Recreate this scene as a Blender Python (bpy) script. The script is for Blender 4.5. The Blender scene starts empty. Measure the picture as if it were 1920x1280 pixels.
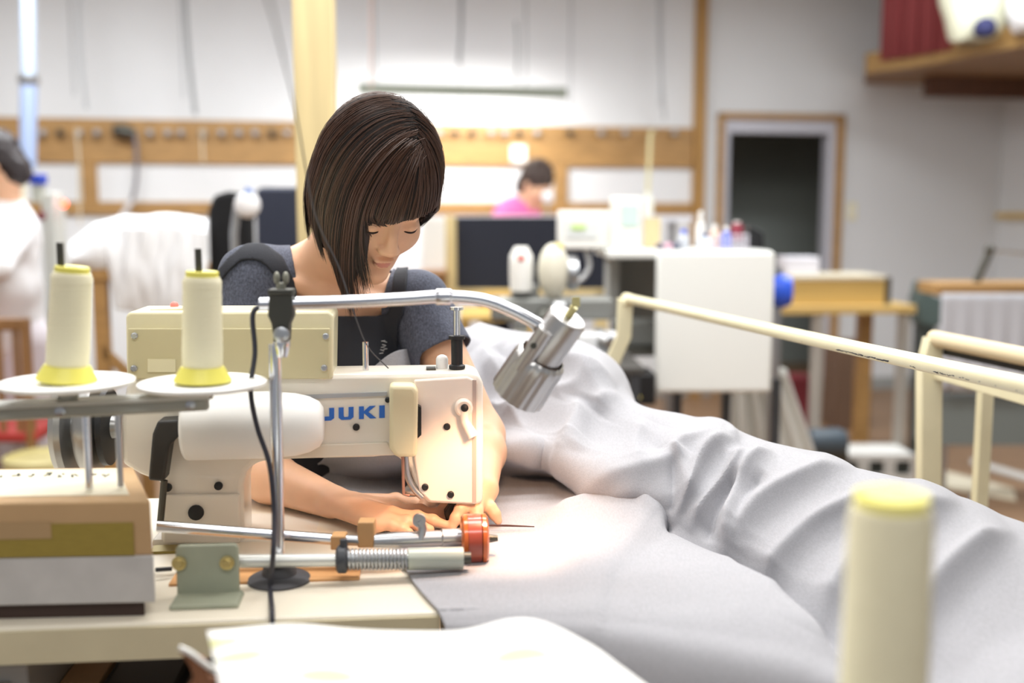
import bpy, bmesh, math, random
import numpy as np
from mathutils import Vector, Matrix, noise
random.seed(7); np.random.seed(7)
R = math.radians
SC = bpy.context.scene
COL = SC.collection
# ------------------------------------------------------------------ camera
F = 2000.0; PITCH = R(6.84); CAMZ = 1.25
cam_d = bpy.data.cameras.new('camera'); cam = bpy.data.objects.new('camera', cam_d); COL.objects.link(cam)
cam.location = (0, 0, CAMZ); cam.rotation_euler = (R(90) - PITCH, 0, 0)
cam_d.sensor_width = 36; cam_d.lens = F * 36 / 1920; cam_d.clip_start = .05
cam_d.dof.use_dof = True; cam_d.dof.focus_distance = 1.60; cam_d.dof.aperture_fstop = 1.7
SC.camera = cam
# ------------------------------------------------------------------ world, light, exposure
w = bpy.data.worlds.new('world'); SC.world = w; w.use_nodes = True
w.node_tree.nodes['Background'].inputs[0].default_value = (.92, .95, 1, 1)
w.node_tree.nodes['Background'].inputs[1].default_value = .31
SC.view_settings.view_transform = 'Standard'; SC.view_settings.look = 'None'
SC.view_settings.exposure = 0.32; SC.view_settings.gamma = 1; SC.view_settings.use_curve_mapping = False
def area(name, loc, size, sizey, power, col=(1, 1, 1), target=None):
    l = bpy.data.lights.new(name, 'AREA'); l.shape = 'RECTANGLE'; l.size = size; l.size_y = sizey
    l.energy = power; l.color = col
    o = bpy.data.objects.new(name, l); COL.objects.link(o); o.location = loc
    if target is not None:
        o.rotation_euler = (Vector(target) - Vector(loc)).to_track_quat('-Z', 'Y').to_euler()
    return o
# fluorescent rows under the ceiling (above the frame), plus one added front fill
area('ceiling_light_near', (-.1, 1.7, 2.75), 2.4, .5, 36, (1, .995, .98))
area('front_fill_light', (0, -.2, 2.75), 2.0, .4, 19, (1, .99, .97))  # fill added over the camera to brighten the foreground cone, no room fixture
area('ceiling_light_mid', (.5, 2.8, 2.8), 2.8, .5, 50, (1, .99, .97))
area('ceiling_light_far', (-1.6, 4.6, 2.8), 2.4, .5, 80, (.95, .98, 1))
area('ceiling_light_back', (2.1, 4.9, 2.8), 1.6, .4, 52, (.93, .97, 1))
area('ceiling_light_side', (-2.0, 1.9, 2.7), .6, 2.2, 16, (1, .99, .97))

area('doorway_fill_light', (1.9, 8.0, .9), .5, .5, 1.6, (.95, 1, 1), (1.9, 8.6, .3))  # unseen fill added low beyond the doorway to lighten the lower wall

# ------------------------------------------------------------------ geometry helpers
cp, sp = math.cos(PITCH), math.sin(PITCH)
def ray(px, py):
    x = (px - 960) / F; y = (640 - py) / F
    return Vector((x, cp + y * sp, -sp + y * cp))
def PY(px, py, Y):
    d = ray(px, py); return Vector((0, 0, CAMZ)) + d * (Y / d.y)
def PZ(px, py, z):
    d = ray(px, py); return Vector((0, 0, CAMZ)) + d * ((z - CAMZ) / d.z)
def proj(p):
    x, y, z = p[0], p[1], p[2] - CAMZ
    dep = y * cp - z * sp; up = y * sp + z * cp
    return 960 + F * x / dep, 640 - F * up / dep
class Frame:
    def __init__(s, o, ang):
        s.o = Vector(o); s.u = Vector((math.cos(ang), math.sin(ang), 0)); s.v = Vector((-math.sin(ang), math.cos(ang), 0))
    def W(s, u, v, w=0): return s.o + s.u * u + s.v * v + Vector((0, 0, w))
    def at(s, px, py, v):
        d = ray(px, py); c = Vector((0, 0, CAMZ))
        t = (v - (c - s.o).dot(s.v)) / d.dot(s.v); p = c + d * t - s.o
        return p.dot(s.u), p.z
    def mat(s): return Matrix(((s.u.x, s.v.x, 0, s.o.x), (s.u.y, s.v.y, 0, s.o.y), (0, 0, 1, s.o.z), (0, 0, 0, 1)))

def srgb(c):
    if isinstance(c, str): c = tuple(int(c[i:i+2], 16) / 255 for i in (0, 2, 4))
    return tuple((v / 12.92 if v <= .04045 else ((v + .055) / 1.055) ** 2.4) for v in c) + (1,)
MATS = {}
def M(name, col, rough=.5, metal=0, var=None, bump=None, emit=None, trans=0, sheen=0, coat=0, sub=0, alpha=1):
    """var=(scale, strength, stretch xyz)  bump=(scale,strength,stretch xyz)"""
    if name in MATS: return MATS[name]
    m = bpy.data.materials.new(name); m.use_nodes = True; N = m.node_tree.nodes; L = m.node_tree.links
    b = N['Principled BSDF']; c = srgb(col)
    b.inputs['Base Color'].default_value = c; b.inputs['Roughness'].default_value = rough; b.inputs['Metallic'].default_value = metal
    b.inputs['Transmission Weight'].default_value = trans; b.inputs['Sheen Weight'].default_value = sheen
    b.inputs['Coat Weight'].default_value = coat; b.inputs['Alpha'].default_value = alpha
    if sub:
        b.inputs['Subsurface Weight'].default_value = sub; b.inputs['Subsurface Radius'].default_value = (1, .35, .2); b.inputs['Subsurface Scale'].default_value = .012
    if emit: b.inputs['Emission Color'].default_value = srgb(emit[0]); b.inputs['Emission Strength'].default_value = emit[1]
    tc = N.new('ShaderNodeTexCoord')
    def tex(scale, stretch, detail=4):
        mp = N.new('ShaderNodeMapping'); mp.inputs['Scale'].default_value = stretch; L.new(tc.outputs['Object'], mp.inputs['Vector'])
        n = N.new('ShaderNodeTexNoise'); n.inputs['Scale'].default_value = scale; n.inputs['Detail'].default_value = detail
        L.new(mp.outputs[0], n.inputs['Vector']); return n
    if var:
        n = tex(var[0], var[2] if len(var) > 2 else (1, 1, 1)); r = N.new('ShaderNodeValToRGB')
        k = var[1]; r.color_ramp.elements[0].position = .3; r.color_ramp.elements[1].position = .7
        r.color_ramp.elements[0].color = tuple(max(0, v * (1 - k)) for v in c[:3]) + (1,)
        r.color_ramp.elements[1].color = tuple(min(1, v * (1 + k)) for v in c[:3]) + (1,)
        L.new(n.outputs['Fac'], r.inputs[0]); L.new(r.outputs[0], b.inputs['Base Color'])
    if bump:
        n = tex(bump[0], bump[2] if len(bump) > 2 else (1, 1, 1)); bp = N.new('ShaderNodeBump')
        bp.inputs['Strength'].default_value = bump[1]; bp.inputs['Distance'].default_value = .004
        L.new(n.outputs['Fac'], bp.inputs['Height']); L.new(bp.outputs[0], b.inputs['Normal'])
    MATS[name] = m; return m

def tag(o, label, cat, group=None, kind=None):
    if label: o['label'] = label
    if cat: o['category'] = cat
    if group: o['group'] = group
    if kind: o['kind'] = kind
    return o
def thing(name, label, cat, group=None):
    o = bpy.data.objects.new(name, None); o.empty_display_size = .05; COL.objects.link(o); return tag(o, label, cat, group)
class MB:
    def __init__(s): s.bm = bmesh.new()
    def quad(s, vs):
        vv = [s.bm.verts.new(v) for v in vs]; s.bm.faces.new(vv); return s
    def box(s, a, b, fr=None):
        x0, y0, z0 = a; x1, y1, z1 = b
        pts = [(x0,y0,z0),(x1,y0,z0),(x1,y1,z0),(x0,y1,z0),(x0,y0,z1),(x1,y0,z1),(x1,y1,z1),(x0,y1,z1)]
        if fr: pts = [fr.W(*p) for p in pts]
        return s.hexa(pts)
    def hexa(s, pts):
        v = [s.bm.verts.new(p) for p in pts]
        for f in ((3,2,1,0),(4,5,6,7),(0,1,5,4),(1,2,6,5),(2,3,7,6),(3,0,4,7)): s.bm.faces.new([v[i] for i in f])
        return s
    def prism(s, pts2, v0, v1, fr):
        """polygon (u,w) extruded along v in frame"""
        a = [s.bm.verts.new(fr.o + fr.u*p[0] + fr.v*v0 + Vector((0,0,p[1]))) for p in pts2]
        b = [s.bm.verts.new(fr.o + fr.u*p[0] + fr.v*v1 + Vector((0,0,p[1]))) for p in pts2]
        n = len(a); s.bm.faces.new(a); s.bm.faces.new(b[::-1])
        for i in range(n): s.bm.faces.new([a[i], b[i], b[(i+1)%n], a[(i+1)%n]])
        return s
    def slab(s, pts, th):
        """polygon of 3d points extruded down by th"""
        a = [s.bm.verts.new(p) for p in pts]; b = [s.bm.verts.new(Vector(p) - Vector((0,0,th))) for p in pts]
        n = len(a); s.bm.faces.new(a); s.bm.faces.new(b[::-1])
        for i in range(n): s.bm.faces.new([a[i], b[i], b[(i+1)%n], a[(i+1)%n]])
        return s
    def tube(s, pts, r, seg=12, cap=True):
        pts = [Vector(p) for p in pts]; n = len(pts)
        rs = r if isinstance(r, (list, tuple)) else [r]*n
        rings = []; prev = None
        for i, p in enumerate(pts):
            t = (pts[min(i+1, n-1)] - pts[max(i-1, 0)]).normalized()
            if prev is None:
                a = Vector((0,0,1)) if abs(t.z) < .9 else Vector((1,0,0)); prev = t.cross(a).normalized()
            e1 = (prev - t*prev.dot(t)).normalized(); e2 = t.cross(e1); prev = e1
            rings.append([s.bm.verts.new(p + (e1*math.cos(2*math.pi*k/seg) + e2*math.sin(2*math.pi*k/seg))*rs[i]) for k in range(seg)])
        for i in range(n-1):
            for k in range(seg): s.bm.faces.new([rings[i][k], rings[i][(k+1)%seg], rings[i+1][(k+1)%seg], rings[i+1][k]])
        if cap:
            s.bm.faces.new(rings[0][::-1]); s.bm.faces.new(rings[-1])
        return s
    def cyl(s, a, b, r0, r1=None, seg=24): return s.tube([a, b], [r0, r0 if r1 is None else r1], seg)
    def lathe(s, a, d, prof, seg=32):
        """prof list of (dist along d, radius)"""
        a = Vector(a); d = Vector(d).normalized(); x = Vector((0,0,1)) if abs(d.z) < .9 else Vector((1,0,0))
        e1 = d.cross(x).normalized(); e2 = d.cross(e1); rings = []
        for (t, r) in prof:
            rings.append([s.bm.verts.new(a + d*t + (e1*math.cos(2*math.pi*k/seg) + e2*math.sin(2*math.pi*k/seg))*max(r, 1e-5)) for k in range(seg)])
        for i in range(len(rings)-1):
            for k in range(seg): s.bm.faces.new([rings[i][k], rings[i+1][k], rings[i+1][(k+1)%seg], rings[i][(k+1)%seg]])
        s.bm.faces.new(rings[0]); s.bm.faces.new(rings[-1][::-1]); return s
    def ball(s, c, r, rot=None, seg=24):
        r = (r, r, r) if not isinstance(r, (tuple, list)) else r
        m = Matrix.Translation(c) @ (rot.to_4x4() if rot else Matrix()) @ Matrix.Diagonal((*r, 1))
        bmesh.ops.create_uvsphere(s.bm, u_segments=seg, v_segments=seg//2, radius=1, matrix=m); return s
    def build(s, name, mat, parent=None, bev=0, smooth=True, sub=0, solid=0, kind=None, label=None):
        bmesh.ops.recalc_face_normals(s.bm, faces=s.bm.faces)
        me = bpy.data.meshes.new(name); s.bm.to_mesh(me); s.bm.free()
        return link(name, me, mat, parent, bev, smooth, sub, solid, kind, label)
def link(name, me, mat, parent=None, bev=0, smooth=True, sub=0, solid=0, kind=None, label=None):
    o = bpy.data.objects.new(name, me); COL.objects.link(o)
    for m_ in (mat if isinstance(mat, list) else [mat]): me.materials.append(m_)
    if smooth:
        for p in me.polygons: p.use_smooth = True
    if solid: md = o.modifiers.new('s', 'SOLIDIFY'); md.thickness = solid; md.offset = 0
    if bev:
        md = o.modifiers.new('b', 'BEVEL'); md.width = bev; md.segments = 3; md.limit_method = 'ANGLE'; md.angle_limit = R(35); md.harden_normals = False
    if sub: md = o.modifiers.new('u', 'SUBSURF'); md.levels = sub; md.render_levels = sub
    if smooth and not sub:
        try: me.set_sharp_from_angle(angle=R(38))
        except Exception: pass
    if parent: o.parent = parent
    if kind: o['kind'] = kind
    if label: o['label'] = label
    return o
def catmull(P, n):
    P = [np.array(p, float) for p in P]; out = []
    Q = [2*P[0]-P[1]] + P + [2*P[-1]-P[-2]]
    for i in range(1, len(Q)-2):
        for k in range(n):
            t = k/n; a, b, c, d = Q[i-1:i+3]
            out.append(.5*((2*b)+(-a+c)*t+(2*a-5*b+4*c-d)*t*t+(-a+3*b-3*c+d)*t**3))
    out.append(P[-1]); return [Vector(p) for p in out]
def grid_mesh(name, G, mat, parent=None, **k):
    """G: array (n,m,3)"""
    n, m = G.shape[:2]; me = bpy.data.meshes.new(name)
    idx = np.arange(n*m).reshape(n, m)
    f = np.stack([idx[:-1,:-1], idx[1:,:-1], idx[1:,1:], idx[:-1,1:]], -1).reshape(-1, 4)
    me.from_pydata(G.reshape(-1, 3).tolist(), [], f.tolist()); return link(name, me, mat, parent, **k)

# ------------------------------------------------------------------ implicit surface modelling (one continuous skin)
class Field:
    def __init__(s, lo, hi, h):
        s.lo = np.array(lo, float); s.h = h; s.n = np.ceil((np.array(hi) - s.lo) / h).astype(int) + 1
        s.v = np.full(s.n, 1.0, np.float32)
    def _box(s, lo, hi, pad):
        a = np.maximum(0, np.floor((np.array(lo) - pad - s.lo) / s.h).astype(int)); b = np.minimum(s.n, np.ceil((np.array(hi) + pad - s.lo) / s.h).astype(int) + 1)
        if (b <= a).any(): return None
        g = [s.lo[i] + s.h * np.arange(a[i], b[i], dtype=np.float32) for i in range(3)]
        return (slice(a[0], b[0]), slice(a[1], b[1]), slice(a[2], b[2])), np.stack(np.meshgrid(*g, indexing='ij'), -1)
    def _mix(s, sl, d, k, sub):
        a = s.v[sl]
        if sub: a, d = -a, d
        if sub:
            hh = np.clip(.5 + .5*(a - d)/k, 0, 1)     # smooth max(old, -d)
            # smooth max of (v, -d)  == -smin(-v, d)
            r = a + (d - a)*hh - k*hh*(1-hh); s.v[sl] = -r
        else:
            hh = np.clip(.5 + .5*(a - d)/k, 0, 1); s.v[sl] = a + (d - a)*hh - k*hh*(1-hh)
    def ell(s, c, r, Rm=None, k=.01, sub=False):
        c = np.array(c, float); r = np.array(r, float); Rm = np.eye(3) if Rm is None else np.array(Rm)
        ext = np.sqrt(((Rm * r)**2).sum(1)); q = s._box(c - ext, c + ext, k + 4*s.h)
        if q is None: return
        sl, p = q; q = (p - c.astype(np.float32)) @ Rm.astype(np.float32)
        k0 = np.sqrt(((q/r)**2).sum(-1)); k1 = np.sqrt(((q/(r*r))**2).sum(-1)) + 1e-9
        s._mix(sl, k0*(k0-1)/k1, k, sub)
    def cap(s, a, b, r1, r2, k=.01, sub=False):
        a = np.array(a, float); b = np.array(b, float); rm = max(r1, r2)
        q = s._box(np.minimum(a, b) - rm, np.maximum(a, b) + rm, k + 4*s.h)
        if q is None: return
        sl, p = q; ab = b - a; t = np.clip(((p - a) @ ab)/(ab @ ab), 0, 1)
        d = np.sqrt(((p - a - t[..., None]*ab)**2).sum(-1)) - (r1 + t*(r2 - r1)); s._mix(sl, d, k, sub)
    def mesh(s):
        v = s.v; ins = v < 0
        n0, n1, n2 = v.shape
        acc = np.zeros((n0-1, n1-1, n2-1, 3), np.float32); cnt = np.zeros((n0-1, n1-1, n2-1), np.float32)
        quads = []
        cells = {}
        offs = [(0,0),(0,1),(1,0),(1,1)]
        for ax in range(3):
            sa = [slice(None)]*3; sb = [slice(None)]*3; sa[ax] = slice(0, -1); sb[ax] = slice(1, None)
            A = v[tuple(sa)]; B = v[tuple(sb)]; cr = (A < 0) != (B < 0); I = np.argwhere(cr)
            t = A[cr]/(A[cr] - B[cr]); o1, o2 = [(1,2),(2,0),(0,1)][ax]
            P = I.astype(np.float32); P[:, ax] += t
            sh = np.array([n0-1, n1-1, n2-1]); ok = (I[:, o1] > 0) & (I[:, o2] > 0) & (I[:, o1] < sh[o1]) & (I[:, o2] < sh[o2])
            for (d1, d2) in offs:
                J = I.copy(); J[:, o1] -= d1; J[:, o2] -= d2
                g = ((J >= 0) & (J < sh)).all(1)
                np.add.at(acc, tuple(J[g].T), P[g]); np.add.at(cnt, tuple(J[g].T), 1)
            J = I[ok]; q = []
            for (d1, d2) in ((0,0),(1,0),(1,1),(0,1)):
                K = J.copy(); K[:, o1] -= d1; K[:, o2] -= d2; q.append(K)
            q = np.stack(q, 1); fl = A[cr][ok] < 0; q[~fl] = q[~fl][:, ::-1]; quads.append(q)
        m = cnt > 0; ids = -np.ones(cnt.shape, np.int64); ids[m] = np.arange(m.sum())
        V = acc[m]/cnt[m][:, None]*s.h + s.lo
        Q = np.concatenate(quads); Q = ids[Q[..., 0], Q[..., 1], Q[..., 2]]
        return V.astype(float), Q
def relax(V, Q, it=2, lam=.5):
    for _ in range(it):
        acc = np.zeros_like(V); c = np.zeros(len(V))
        for i in range(4):
            a = Q[:, i]; b = Q[:, (i+1) % 4]; np.add.at(acc, a, V[b]); np.add.at(acc, b, V[a]); np.add.at(c, a, 1); np.add.at(c, b, 1)
        V = V + lam*(acc/np.maximum(c, 1)[:, None] - V)
    return V
def vnormals(V, Q):
    n = np.cross(V[Q[:, 2]] - V[Q[:, 0]], V[Q[:, 3]] - V[Q[:, 1]]); out = np.zeros_like(V)
    for i in range(4): np.add.at(out, Q[:, i], n)
    return out/(np.linalg.norm(out, axis=1)[:, None] + 1e-12)
def npmesh(name, V, Q, mat, parent=None, keep=None, **k):
    if keep is not None:
        Q = Q[keep[Q].all(1)]; use = np.unique(Q); mp = -np.ones(len(V), int); mp[use] = np.arange(len(use)); V = V[use]; Q = mp[Q]
        E = np.concatenate([np.stack([Q[:, i], Q[:, (i+1) % 4]], 1) for i in range(4)]); Es = np.sort(E, 1); key = Es[:, 0]*len(V) + Es[:, 1]
        u_, ct = np.unique(key, return_counts=True); bk_ = u_[ct == 1]; A_, B_ = bk_//len(V), bk_ % len(V); V = V.copy()
        for _ in range(14):
            ac = np.zeros_like(V); c_ = np.zeros(len(V)); np.add.at(ac, A_, V[B_]); np.add.at(ac, B_, V[A_]); np.add.at(c_, A_, 1); np.add.at(c_, B_, 1)
            mm = c_ > 0; V[mm] = V[mm]*.5 + .5*ac[mm]/c_[mm][:, None]
    me = bpy.data.meshes.new(name); me.vertices.add(len(V)); me.vertices.foreach_set('co', V.ravel())
    me.loops.add(len(Q)*4); me.loops.foreach_set('vertex_index', Q.ravel().astype(np.int32))
    me.polygons.add(len(Q)); me.polygons.foreach_set('loop_start', (np.arange(len(Q))*4).astype(np.int32))
    me.update(calc_edges=True); me.validate()
    o = bpy.data.objects.new(name, me); COL.objects.link(o)
    for m_ in (mat if isinstance(mat, list) else [mat]): me.materials.append(m_)
    me.polygons.foreach_set('use_smooth', np.ones(len(me.polygons), bool))
    if k.get('solid'): md = o.modifiers.new('s', 'SOLIDIFY'); md.thickness = k['solid']; md.offset = 1
    if parent: o.parent = parent
    return o
def projA(V):
    x, y, z = V[:, 0], V[:, 1], V[:, 2] - CAMZ
    dep = y*cp - z*sp; up = y*sp + z*cp
    return np.stack([960 + F*x/dep, 640 - F*up/dep], 1)
def inpoly(P, poly):
    x, y = P[:, 0], P[:, 1]; r = np.zeros(len(P), bool); n = len(poly)
    for i in range(n):
        x0, y0 = poly[i]; x1, y1 = poly[(i+1) % n]
        if y0 == y1: continue
        c = ((y0 > y) != (y1 > y)) & (x < (x1-x0)*(y-y0)/(y1-y0) + x0); r ^= c
    return r

# ------------------------------------------------------------------ materials
white_wall = M('white_wall', 'e4e6e8', .85, var=(1.5, .03), bump=(60, .05))
grey_wall = M('grey_wall', 'dfe1e3', .85, var=(1.2, .03))
floor_m = M('brown_floor', '8a6c50', .5, var=(2, .18, (1, 6, 1)))
pine = M('pale_pine', 'd9c694', .55, var=(3, .10, (12, 12, .8)))
honey = M('honey_wood', 'ab8450', .5, var=(3, .16, (2, 12, 14)))
brownwood = M('brown_wood', '8f6840', .5, var=(4, .18, (12, 12, 1)))
darkwood = M('dark_wood', '5f3a22', .5, var=(4, .2, (10, 10, 1)))
tanwood = M('tan_wood', 'd6b56c', .5, var=(3, .10, (1, 10, 14)))
cream = M('cream_paint', 'ece4bf', .35, coat=.3, var=(20, .03))
cream2 = M('cream_cover_paint', 'e3dab4', .45, var=(10, .03))  # slightly darker cream enamel of the tension cover box
cream_d = M('beige_panel', 'd2c8a0', .5, var=(12, .03))
machine_w = M('machine_enamel', 'efe9dc', .35, coat=.3, var=(6, .02))
machine_p = M('face_plate_enamel', 'f1e6da', .35, coat=.2)
whitepl = M('white_plastic', 'f2f2ee', .4)
chrome = M('chrome', 'd6d8de', .18, 1)
steel = M('steel', 'b9bcc0', .35, 1, bump=(200, .05))
alu = M('brushed_aluminium', 'c4c3c2', .36, 1, bump=(250, .06))
dsteel = M('dark_steel', '5b5a54', .45, 1)
ggrey = M('grey_green_paint', 'a2a793', .5, var=(30, .05))
chgrey = M('channel_grey', 'a5a69c', .45)
black = M('black_plastic', '17181b', .5)
navy = M('navy_fabric', '1c2130', .8)
rubber = M('grey_rubber', '4c4c50', .7)
amber = M('amber_rubber', 'b3481c', .25, var=(40, .1), coat=.5, sub=.0)
yellow = M('yellow_plastic', 'ece36a', .4)
thread = M('cream_thread', 'f3eccb', .75, bump=(40, .5, (.4, .4, 22)))
ffab = M('grey_linen', 'a9a9ae', .9, var=(420, .07, (1, .25, 1)), bump=(900, .22, (1, .3, 1)), sheen=.2)
paperw = M('white_cloth', 'fbfbf6', .8, bump=(60, .1))
cardb = M('cardboard', 'c9a67a', .75, var=(15, .06))
cardw = M('cardboard_label_paper', 'ece4cb', .7, var=(25, .05))
olive = M('olive_tape', 'a08c3e', .4, var=(60, .06, (1, 1, 8)))
greyfoam = M('grey_white_box', 'cfcdc9', .7, var=(22, .07))
blue = M('blue_paint', '2e6fd0', .5)
bluepl = M('blue_plastic', '3560e0', .35)
pipeb = M('pale_blue_pipe', 'aab8cb', .5)
red = M('red_vinyl', 'b23a35', .5)
pink = M('pink_cloth', 'e470ac', .8)
wht_cl = M('white_garment', 'ececee', .85, bump=(20, .2))
skin = M('skin', 'e6b592', .48, var=(30, .04), sub=.12)
tee = M('heather_grey_knit', '525664', .95, var=(340, .35, (1, 1, .5)), bump=(300, .3), sheen=.05)
apr = M('black_apron_cloth', '2a2c33', .85, bump=(500, .2))
haircol = M('dark_brown_hair', '20150e', .55, var=(55, .18, (1, 1, .2)))
hairdark = M('hair_underlayer', '24140f', .5)
lip = M('lip_skin', 'cf8a78', .5)
lash = M('lash_hair', '20130f', .7)

# ================================================================== SETTING
WALLA = math.atan2(.80, 4.08)
WF = Frame((-2.88, 6.47, 0), WALLA)        # back wall: origin left, u right, v away
def wall_at(px, py, v=0): return WF.at(px, py, v)
def wu(px, v=0, py=400): return WF.at(px, py, v)[0]
CEIL = 3.0
b = MB(); b.box((-5, -1.5, -.05), (5, 11, 0)); b.build('floor', floor_m, kind='structure', smooth=False)
b = MB(); b.box((-5, -1.5, CEIL), (5, 11, CEIL+.05)); b.build('ceiling', white_wall, kind='structure', smooth=False)
u_post = wu(1305)
# door opening pixel rect (outer wooden frame 1345..1583, top y 212)
du0, dz1 = wall_at(1348, 214, 0); du1, _ = wall_at(1580, 214, 0)
u_corner = wu(1872)
b = MB()
b.box((-2.2, 0, 0), (u_post, .12, CEIL), WF)
b.build('wall_back', white_wall, kind='structure', smooth=False)
b = MB()
b.box((u_post, 0, 0), (du0, .12, CEIL), WF); b.box((du1, 0, 0), (u_corner+.2, .12, CEIL), WF); b.box((du0, 0, dz1), (du1, .12, CEIL), WF)
b.build('wall_back_door_side', grey_wall, kind='structure', smooth=False)
b = MB(); b.box((u_corner, -9, 0), (u_corner+.12, 0, CEIL), WF); b.build('wall_right', grey_wall, kind='structure', smooth=False)
b = MB(); b.box((-2.32, -8, 0), (-2.2, .12, CEIL), WF); b.build('wall_left', white_wall, kind='structure', smooth=False)
# room beyond the door
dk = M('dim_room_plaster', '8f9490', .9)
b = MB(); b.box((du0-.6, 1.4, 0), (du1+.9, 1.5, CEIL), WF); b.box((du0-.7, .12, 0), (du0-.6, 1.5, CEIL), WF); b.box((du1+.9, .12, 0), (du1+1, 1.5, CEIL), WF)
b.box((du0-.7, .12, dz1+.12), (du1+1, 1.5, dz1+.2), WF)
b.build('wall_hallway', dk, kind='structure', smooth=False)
# door frame: wooden outer trim, aluminium inner frame
dr = bpy.data.objects.new('door_1', None); COL.objects.link(dr); dr['kind'] = 'structure'
t = .05
b = MB(); b.box((du0-.01, -.03, 0), (du0+.035, .13, dz1+.01), WF); b.box((du1-.04, -.03, 0), (du1+.012, .13, dz1+.01), WF); b.box((du0-.01, -.03, dz1-.03), (du1+.012, .13, dz1+.012), WF)
b.build('door_casing', honey, dr, bev=.004)
b = MB(); b.box((du0+.035, 0, 0), (du0+.085, .10, dz1-.03), WF); b.box((du1-.095, 0, 0), (du1-.04, .10, dz1-.03), WF); b.box((du0+.085, 0, dz1-.12), (du1-.095, .10, dz1-.03), WF)
b.build('door_inner_frame', M('pale_aluminium', 'c9cad4', .4, .2), dr, bev=.003)
# post and trims
b = MB(); b.box((u_post-.035, -.05, 0), (u_post+.04, .0, CEIL), WF); b.build('trim_1', M('post_wood', 'a98045', .55, var=(3, .12, (12, 12, 1))), kind='structure', smooth=False)
b = MB(); b.box((-2.2, -.015, 0), (u_corner, -.0, .09), WF); b.build('baseboard_back', M('grey_base', '9a9c9a', .6), kind='structure', smooth=False)
# panel seams on the wall
b = MB()
for px in (150, 352, 865, 1068, 1235):
    u = wu(px)
    b.box((u-.006, -.004, 1.95), (u+.006, .0, CEIL), WF)
b.build('trim_2', M('seam_grey', 'bdbfc2', .8), kind='structure', smooth=False)

# pillar in the middle of the room
PF = Frame(PY(586, 640, 3.0), .07); PF.o.z = 0
b = MB(); a0 = PF.at(549, 100, 0)[0]; a1 = PF.at(624, 100, 0)[0]
b.box((a0, 0, 0), (a1, .11, CEIL), PF); b.build('trim_3', pine, kind='structure', bev=.004)

# ------------------------------------------------------------------ peg rail on the back wall
rail = thing('peg_rail', 'long honey wooden board rail with pegs across the back wall', 'peg rail')
zt = wall_at(300, 224, -.02)[1]; zb = wall_at(300, 306, -.02)[1]
b = MB(); b.box((-2.1, -.03, zb), (u_post-.04, -.0, zt), WF); b.build('upper_board', honey, rail, bev=.003)
z2t = wall_at(300, 378, -.02)[1]; z2b = wall_at(300, 402, -.02)[1]
b = MB(); b.box((-2.1, -.03, z2b), (u_post-.04, 0, z2t), WF); b.build('lower_board', honey, rail, bev=.003)
for px in (172, 1050):
    u = wu(px); b = MB(); b.box((u-.045, -.028, z2t), (u+.045, 0, zb), WF); b.build('upright', honey, rail, bev=.003)
for px in (8, 82, 115, 150, 183, 250, 282, 315, 340, 381, 415, 448, 478, 510, 538, 822, 852, 884, 920, 945, 972, 1005, 1066, 1125, 1170, 1262):
    u, z = wall_at(px, 250, -.05); b = MB(); b.cyl(WF.W(u, -.03, z), WF.W(u, -.075, z), .014, .012, 12); b.ball(WF.W(u, -.08, z), .024, seg=12)
    b.build('peg', steel if random.random() < .6 else dsteel, rail)
# hoisted tools and cords hanging on the rail
tool = thing('hanging_air_tool', 'dark air tool with a hose hooked over the left part of the wall rail', 'tool')
p1 = WF.W(*[*wall_at(212, 243, -.1)][:1], -.1, wall_at(212, 243, -.1)[1]); p2 = WF.W(wall_at(252, 250, -.1)[0], -.1, wall_at(252, 250, -.1)[1])
MB().tube([p1, p1.lerp(p2, .5), p2], [.03, .045, .03], 12).build('body', dsteel, tool)
q = [WF.W(wall_at(x, y, -.1)[0], -.1, wall_at(x, y, -.1)[1]) for x, y in ((252, 250), (256, 290), (255, 340), (248, 375))]
MB().tube(catmull(q, 6), .012, 8).build('hose', M('hose_grey', '77747c', .6), tool)
q = [WF.W(wall_at(x, y, -.1)[0], -.1, wall_at(x, y, -.1)[1]) for x, y in ((248, 375), (232, 400), (220, 414))]
MB().tube(q, .016, 8).build('nozzle', M('nozzle_white', 'd8d8da', .5), tool)
def hangcord(pts, v, r, m, label, name='suspended_cable'):
    q = [WF.W(wall_at(x, y, v)[0], v, wall_at(x, y, v)[1]) for x, y in pts]
    tag(MB().tube(catmull(q, 5), r, 8).build(name, m), label, 'cord')
cordg = M('cord_grey', 'b4b7ba', .7); corddk = M('cord_dark', '96999b', .7)
hangcord([(148, -40), (150, 80), (162, 205)], -.3, .011, cordg, 'grey cord hanging from the ceiling left, just right of the pale blue pipe')
hangcord([(345, -40), (352, 80), (366, 215)], -.3, .013, corddk, 'grey cord hanging in front of the white wall between the pipe and the pine pillar')
hangcord([(696, -40), (696, 90), (696, 165)], -.9, .006, M('cord_rust', 'c9a99c', .7), 'thin rust coloured cord dropping to the left end of the hanging tube light')
hangcord([(967, 40), (970, 90), (968, 158)], -.9, .006, corddk, 'thin dark cord dropping to the right part of the hanging tube light')
hangcord([(866, -40), (864, 60), (860, 118)], -.2, .010, corddk, 'grey cord hanging above the middle of the tube light')
hangcord([(1236, -40), (1236, 80), (1246, 225)], -.2, .009, cordg, 'pale grey cord hanging beside the brown wall post')
hangcord([(143, 240), (148, 310), (150, 420)], -.3, .007, M('cord_tan', 'd2c6ae', .7), 'thin tan cord hanging in front of the left wooden upright')
hangcord([(380, 240), (379, 270), (381, 305)], -.3, .006, M('cord_tan', 'd2c6ae', .7), 'short thin tan cord hanging in front of the rail left of the pillar')
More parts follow.
